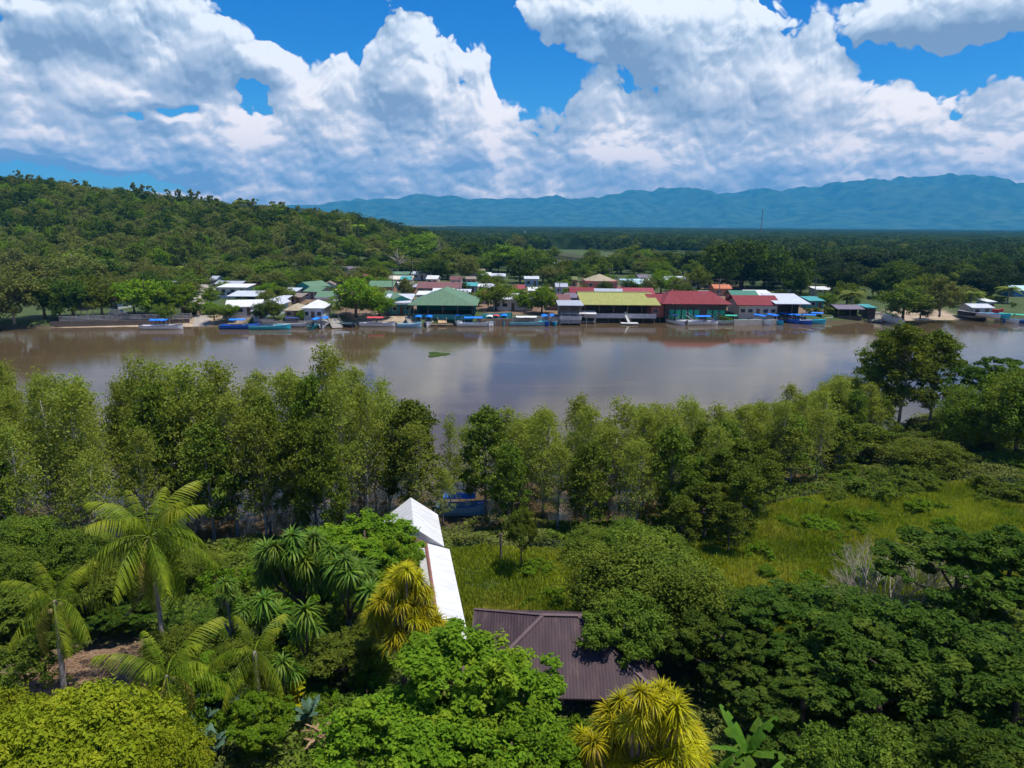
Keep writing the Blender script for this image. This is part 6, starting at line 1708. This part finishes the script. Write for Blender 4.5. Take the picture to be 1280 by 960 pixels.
mid = base + fw_ * (lean * hgt * .35)[:, None] + np.array([0, 0, 1]) * (hgt * .6)[:, None]
tip = base + fw_ * (lean * hgt * 1.1)[:, None] + np.array([0, 0, 1]) * hgt[:, None]
V = np.stack([base - side, base + side, mid + side * .8, tip, mid - side * .8], 1).reshape(-1, 3)
n = len(X); i5 = np.arange(n)[:, None] * 5
tint = np.clip(fbm(X * .18, Y * .18, 4, 97) * 2.0 - .5 + rng.normal(0, .15, n), 0, 1)
tag(obj('meadow_grass', np_mesh('meadow_grass', V, i5 + np.array([[0, 1, 2, 4]]), LM['grass'], attrs={'tint': ('FACE', tint)})), kind='stuff')
# second triangles left out: the pointed tips
N0 = 620000
Y = rng.uniform(20, 96, N0); X = rng.uniform(-1, 1, N0) * (Y * .82 + 2)
d_ = shore_n(X) - Y
keep = (d_ > .5) & (d_ < 70) & ~meadow_mask(X, Y)
q = G(95, 838, 2.0); keep &= ((X - q.x) / 5.2) ** 2 + ((Y - q.y) / 4.8) ** 2 > 1
keep &= ~((X > -3) & (X < 10) & (Y > 29.6) & (Y < 37))
X = X[keep]; Y = Y[keep]
top = ground(X, Y) + .15 + 1.5 * np.maximum(0, fbm(X * .3, Y * .3, 4, 101) - .25) * np.where(Y > 50, 1.2, 1.0)
c = np.stack([X, Y, top - rng.random(len(X)) ** 2 * .5], 1)
nr_ = unit(rng.normal(size=c.shape) * .5 + np.array([0, 0, 1]))
V, Fq = leaf_geo(c, nr_, rng.uniform(.12, .3, len(X)) * np.where(Y > 45, 1.3, 1), rng, .45)
mi = (fbm(X * .15, Y * .15, 3, 103) + rng.normal(0, .06, len(X)) > .5).astype(int)
tag(obj('undergrowth', np_mesh('undergrowth', V, Fq, [LM['mid'], LM['olive']], mi, attrs={'tint': ('FACE', np.clip(rng.normal(.5, .25, len(Fq)), 0, 1))})), kind='stuff')
# fallen leaves on the bare earth
X = q.x + rng.normal(0, 2.6, 6000); Y = q.y + rng.normal(0, 2.3, 6000)
c = np.stack([X, Y, ground(X, Y) + .03], 1); V, Fq = leaf_geo(c, unit(rng.normal(size=c.shape) * .25 + np.array([0, 0, 1])), rng.uniform(.08, .22, len(X)), rng, .4)
tag(obj('leaf_litter', np_mesh('leaf_litter', V, Fq, LM['dry'], attrs={'tint': ('FACE', rng.random(len(Fq)))})), kind='stuff')

# ------------------------------------------------------------------ boathouse, walkway and brown house
yaw = math.radians(10.5)
wroof = roofmat('roof_bright_white', (.66, .66, .65), .3, .6, along='y', stain=(.45, .40, .34))
e = empty('boathouse', (-6.75, 45.6, gz(-6.75, 45.6)), yaw); zb = e.location.z
tag(e, 'white gable roofed boathouse at the river end of the covered walkway', 'boathouse')
HW, DP, EZ, RZ = 2.05, 5.2, 3.0 - zb, 4.55 - zb
m_ = MB()
m_.slab([(-HW, -.4, EZ), (0, -.4, RZ), (0, DP, RZ), (-HW, DP, EZ)], .07); m_.slab([(0, -.4, RZ), (HW, -.4, EZ), (HW, DP, EZ), (0, DP, RZ)], .07)
m_.build('roof', wroof, e)
MB().box(-1.85, 1.85, .2, DP - .3, .1, .3).build('deck', woodm, e)
for x in (-1.8, 1.8):
    for y_ in (.25, 2.0, 3.4, DP - .4): MB().box(x - .07, x + .07, y_ - .07, y_ + .07, -2.2, EZ + .12).build('post', woodm, e)
for x in (-1.8, 1.8):
    r = MB(); r.box(x - .03, x + .03, .3, DP - .4, 1.15, 1.23).box(x - .03, x + .03, .3, DP - .4, .7, .76); r.build('railing', woodm, e)
brm = paint('red_brown_paint', (.24, .10, .08), .6)
arch = MB(); n = 12; arch.v = [(-.95 + 0 * i, -.43, EZ + .05) for i in range(1)]
arch = MB(); arch.v = [(.05 + .95 * math.cos(math.pi * i / n), -.40, EZ - .12 + .75 * math.sin(math.pi * i / n)) for i in range(n + 1)] + [(.05 + .95 * math.cos(math.pi * i / n), -.33, EZ - .12 + .75 * math.sin(math.pi * i / n)) for i in range(n + 1)]
arch.f = [tuple(range(n + 1))[::-1], tuple(range(n + 1, 2 * n + 2))] + [(i, i + 1, i + n + 2, i + n + 1) for i in range(n)]
gp = MB(); gp.add([(-HW + .1, -.3, EZ - .02), (HW - .1, -.3, EZ - .02), (0, -.3, RZ - .12), (-HW + .1, -.2, EZ - .02), (HW - .1, -.2, EZ - .02), (0, -.2, RZ - .12)], [(0, 1, 2), (5, 4, 3), (0, 3, 4, 1), (1, 4, 5, 2), (2, 5, 3, 0)])
g_ = gp.build('gable', white, e); arch.build('arch_opening_panel', paint('arch_opening_brown', (.36, .24, .16), .7), g_)  # flat brown panel added in place of the open arch
# walkway
sx, sy = -3.45, 34.2
e = empty('covered_walkway', (sx, sy, gz(sx, sy)), yaw); zb = e.location.z; L = 11.4
tag(e, 'long covered walkway with bright white roof and red brown ridge', 'walkway')
HW = .95; EZ, RZ = 2.85 - zb, 3.35 - zb; m_ = MB()
RX = -.38
m_.slab([(-HW, 0, EZ + .15), (RX, 0, RZ), (RX, L, RZ), (-HW, L, EZ + .15)], .06); m_.slab([(RX, 0, RZ), (HW + .30, 0, EZ - .1), (HW + .30, L, EZ - .1), (RX, L, RZ)], .06)
m_.build('roof', wroof, e)
MB().add([(RX - .1, -.03, RZ), (RX, -.03, RZ + .06), (RX + .1, -.03, RZ), (RX - .1, L, RZ), (RX, L, RZ + .06), (RX + .1, L, RZ)], [(0, 1, 4, 3), (1, 2, 5, 4), (0, 2, 1), (3, 4, 5)]).build('ridge_cap', brm, e)
MB().box(-1.0, 1.0, .1, L, .0, .16).build('deck', woodm, e)
for k in range(6):
    for x in (-1.0, 1.05): MB().box(x - .05, x + .05, .3 + k * 2.15 - .05, .3 + k * 2.15 + .05, -.6, EZ - .03).build('post', woodm, e)
for x in (-1.0, 1.05):
    r = MB()
    for z in (.55, .85, 1.15): r.box(x - .02, x + .02, .35, L - .1, z, z + .06)
    r.build('railing', woodm, e)
MB().slab([(-.6, -1.6, RZ - .35), (1.9, -1.5, RZ - .5), (1.9, -.05, RZ - .45), (-.6, -.05, RZ - .3)], .05).build('end_canopy', roofmat('roof_ltgrey', RC['ltgrey'], .2), e)
# house with brown roof
e = empty('lodge', (2.55, 29.7, gz(3.4, 31)), math.radians(-1)); zb = e.location.z
tag(e, 'lodge with dark purple brown hipped sheet roof among the trees', 'house')
rmx = roofmat('roof_purple_brown', (.058, .034, .038), .5, .75, 'x', .16, (.13, .09, .07))
roof_part(e, 8.0, 6.2, 3.35 - zb, 'hip', 2.0, rmx, .75, .08)
for o in e.children: pass
MB().box(-4.0, 4.0, 0, 6.2, -.6, .12).build('floor', conc, e)
MB().box(-4.0, 4.0, 3.2, 3.35, .12, 3.35 - zb)  .box(-4.0, -3.85, 1.0, 3.2, .12, 3.3 - zb).build('wall', paint('wall_brown', WC['brown'], .8), e)
for x in (-3.9, -1.95, 0, 1.95, 3.9): MB().box(x - .08, x + .08, .05, .21, .12, 3.3 - zb).build('post', woodm, e)
for x in (-2.5, 1.8):
    f = MB().box(x - .75, x + .75, 3.12, 3.2, 1.0, 2.1).build('window', white, e); MB().box(x - .68, x + .68, 3.09, 3.117, 1.07, 2.03).build('pane', glass, f)
cap = MB()
HWx = 4.9 + .75; k_ = min(3.1 + .75, 99)
ov = .75; x0, x1, y0, y1 = -4.75, 4.75, -.75, 6.95; k_ = 3.85; k_ = min(k_, 99)
a_ = (x0 + k_, 3.1, 5.35 - zb + .03); b_ = (x1 - k_, 3.1, 5.35 - zb + .03)
cap.beam(a_, b_, .22, .04)
for c0, c1 in ((a_, (x0, y0)), (a_, (x0, y1)), (b_, (x1, y0)), (b_, (x1, y1))): cap.beam(c0, (c1[0], c1[1], 3.35 - zb + .03), .2, .03)
cap.build('ridge_cap', paint('ridge_brown', (.13, .085, .085), .6), e)
# post in the grass, moored canopy boat
q = GG(626, 702); o_ = MB().tube([(0, 0, -.2), (0, 0, 2.2)], [.09, .08], 8).build('fence_post', woodm, None, (q.x, q.y, q.z)); tag(o_, 'single dark wooden post standing in the grass by the walkway', 'post')
boat('boat with bright blue canopy moored behind the boathouse', 578, 643, 4.2, .05, 'ltblue', 'canvas_blue', .62, 'blue', ch=1.7)
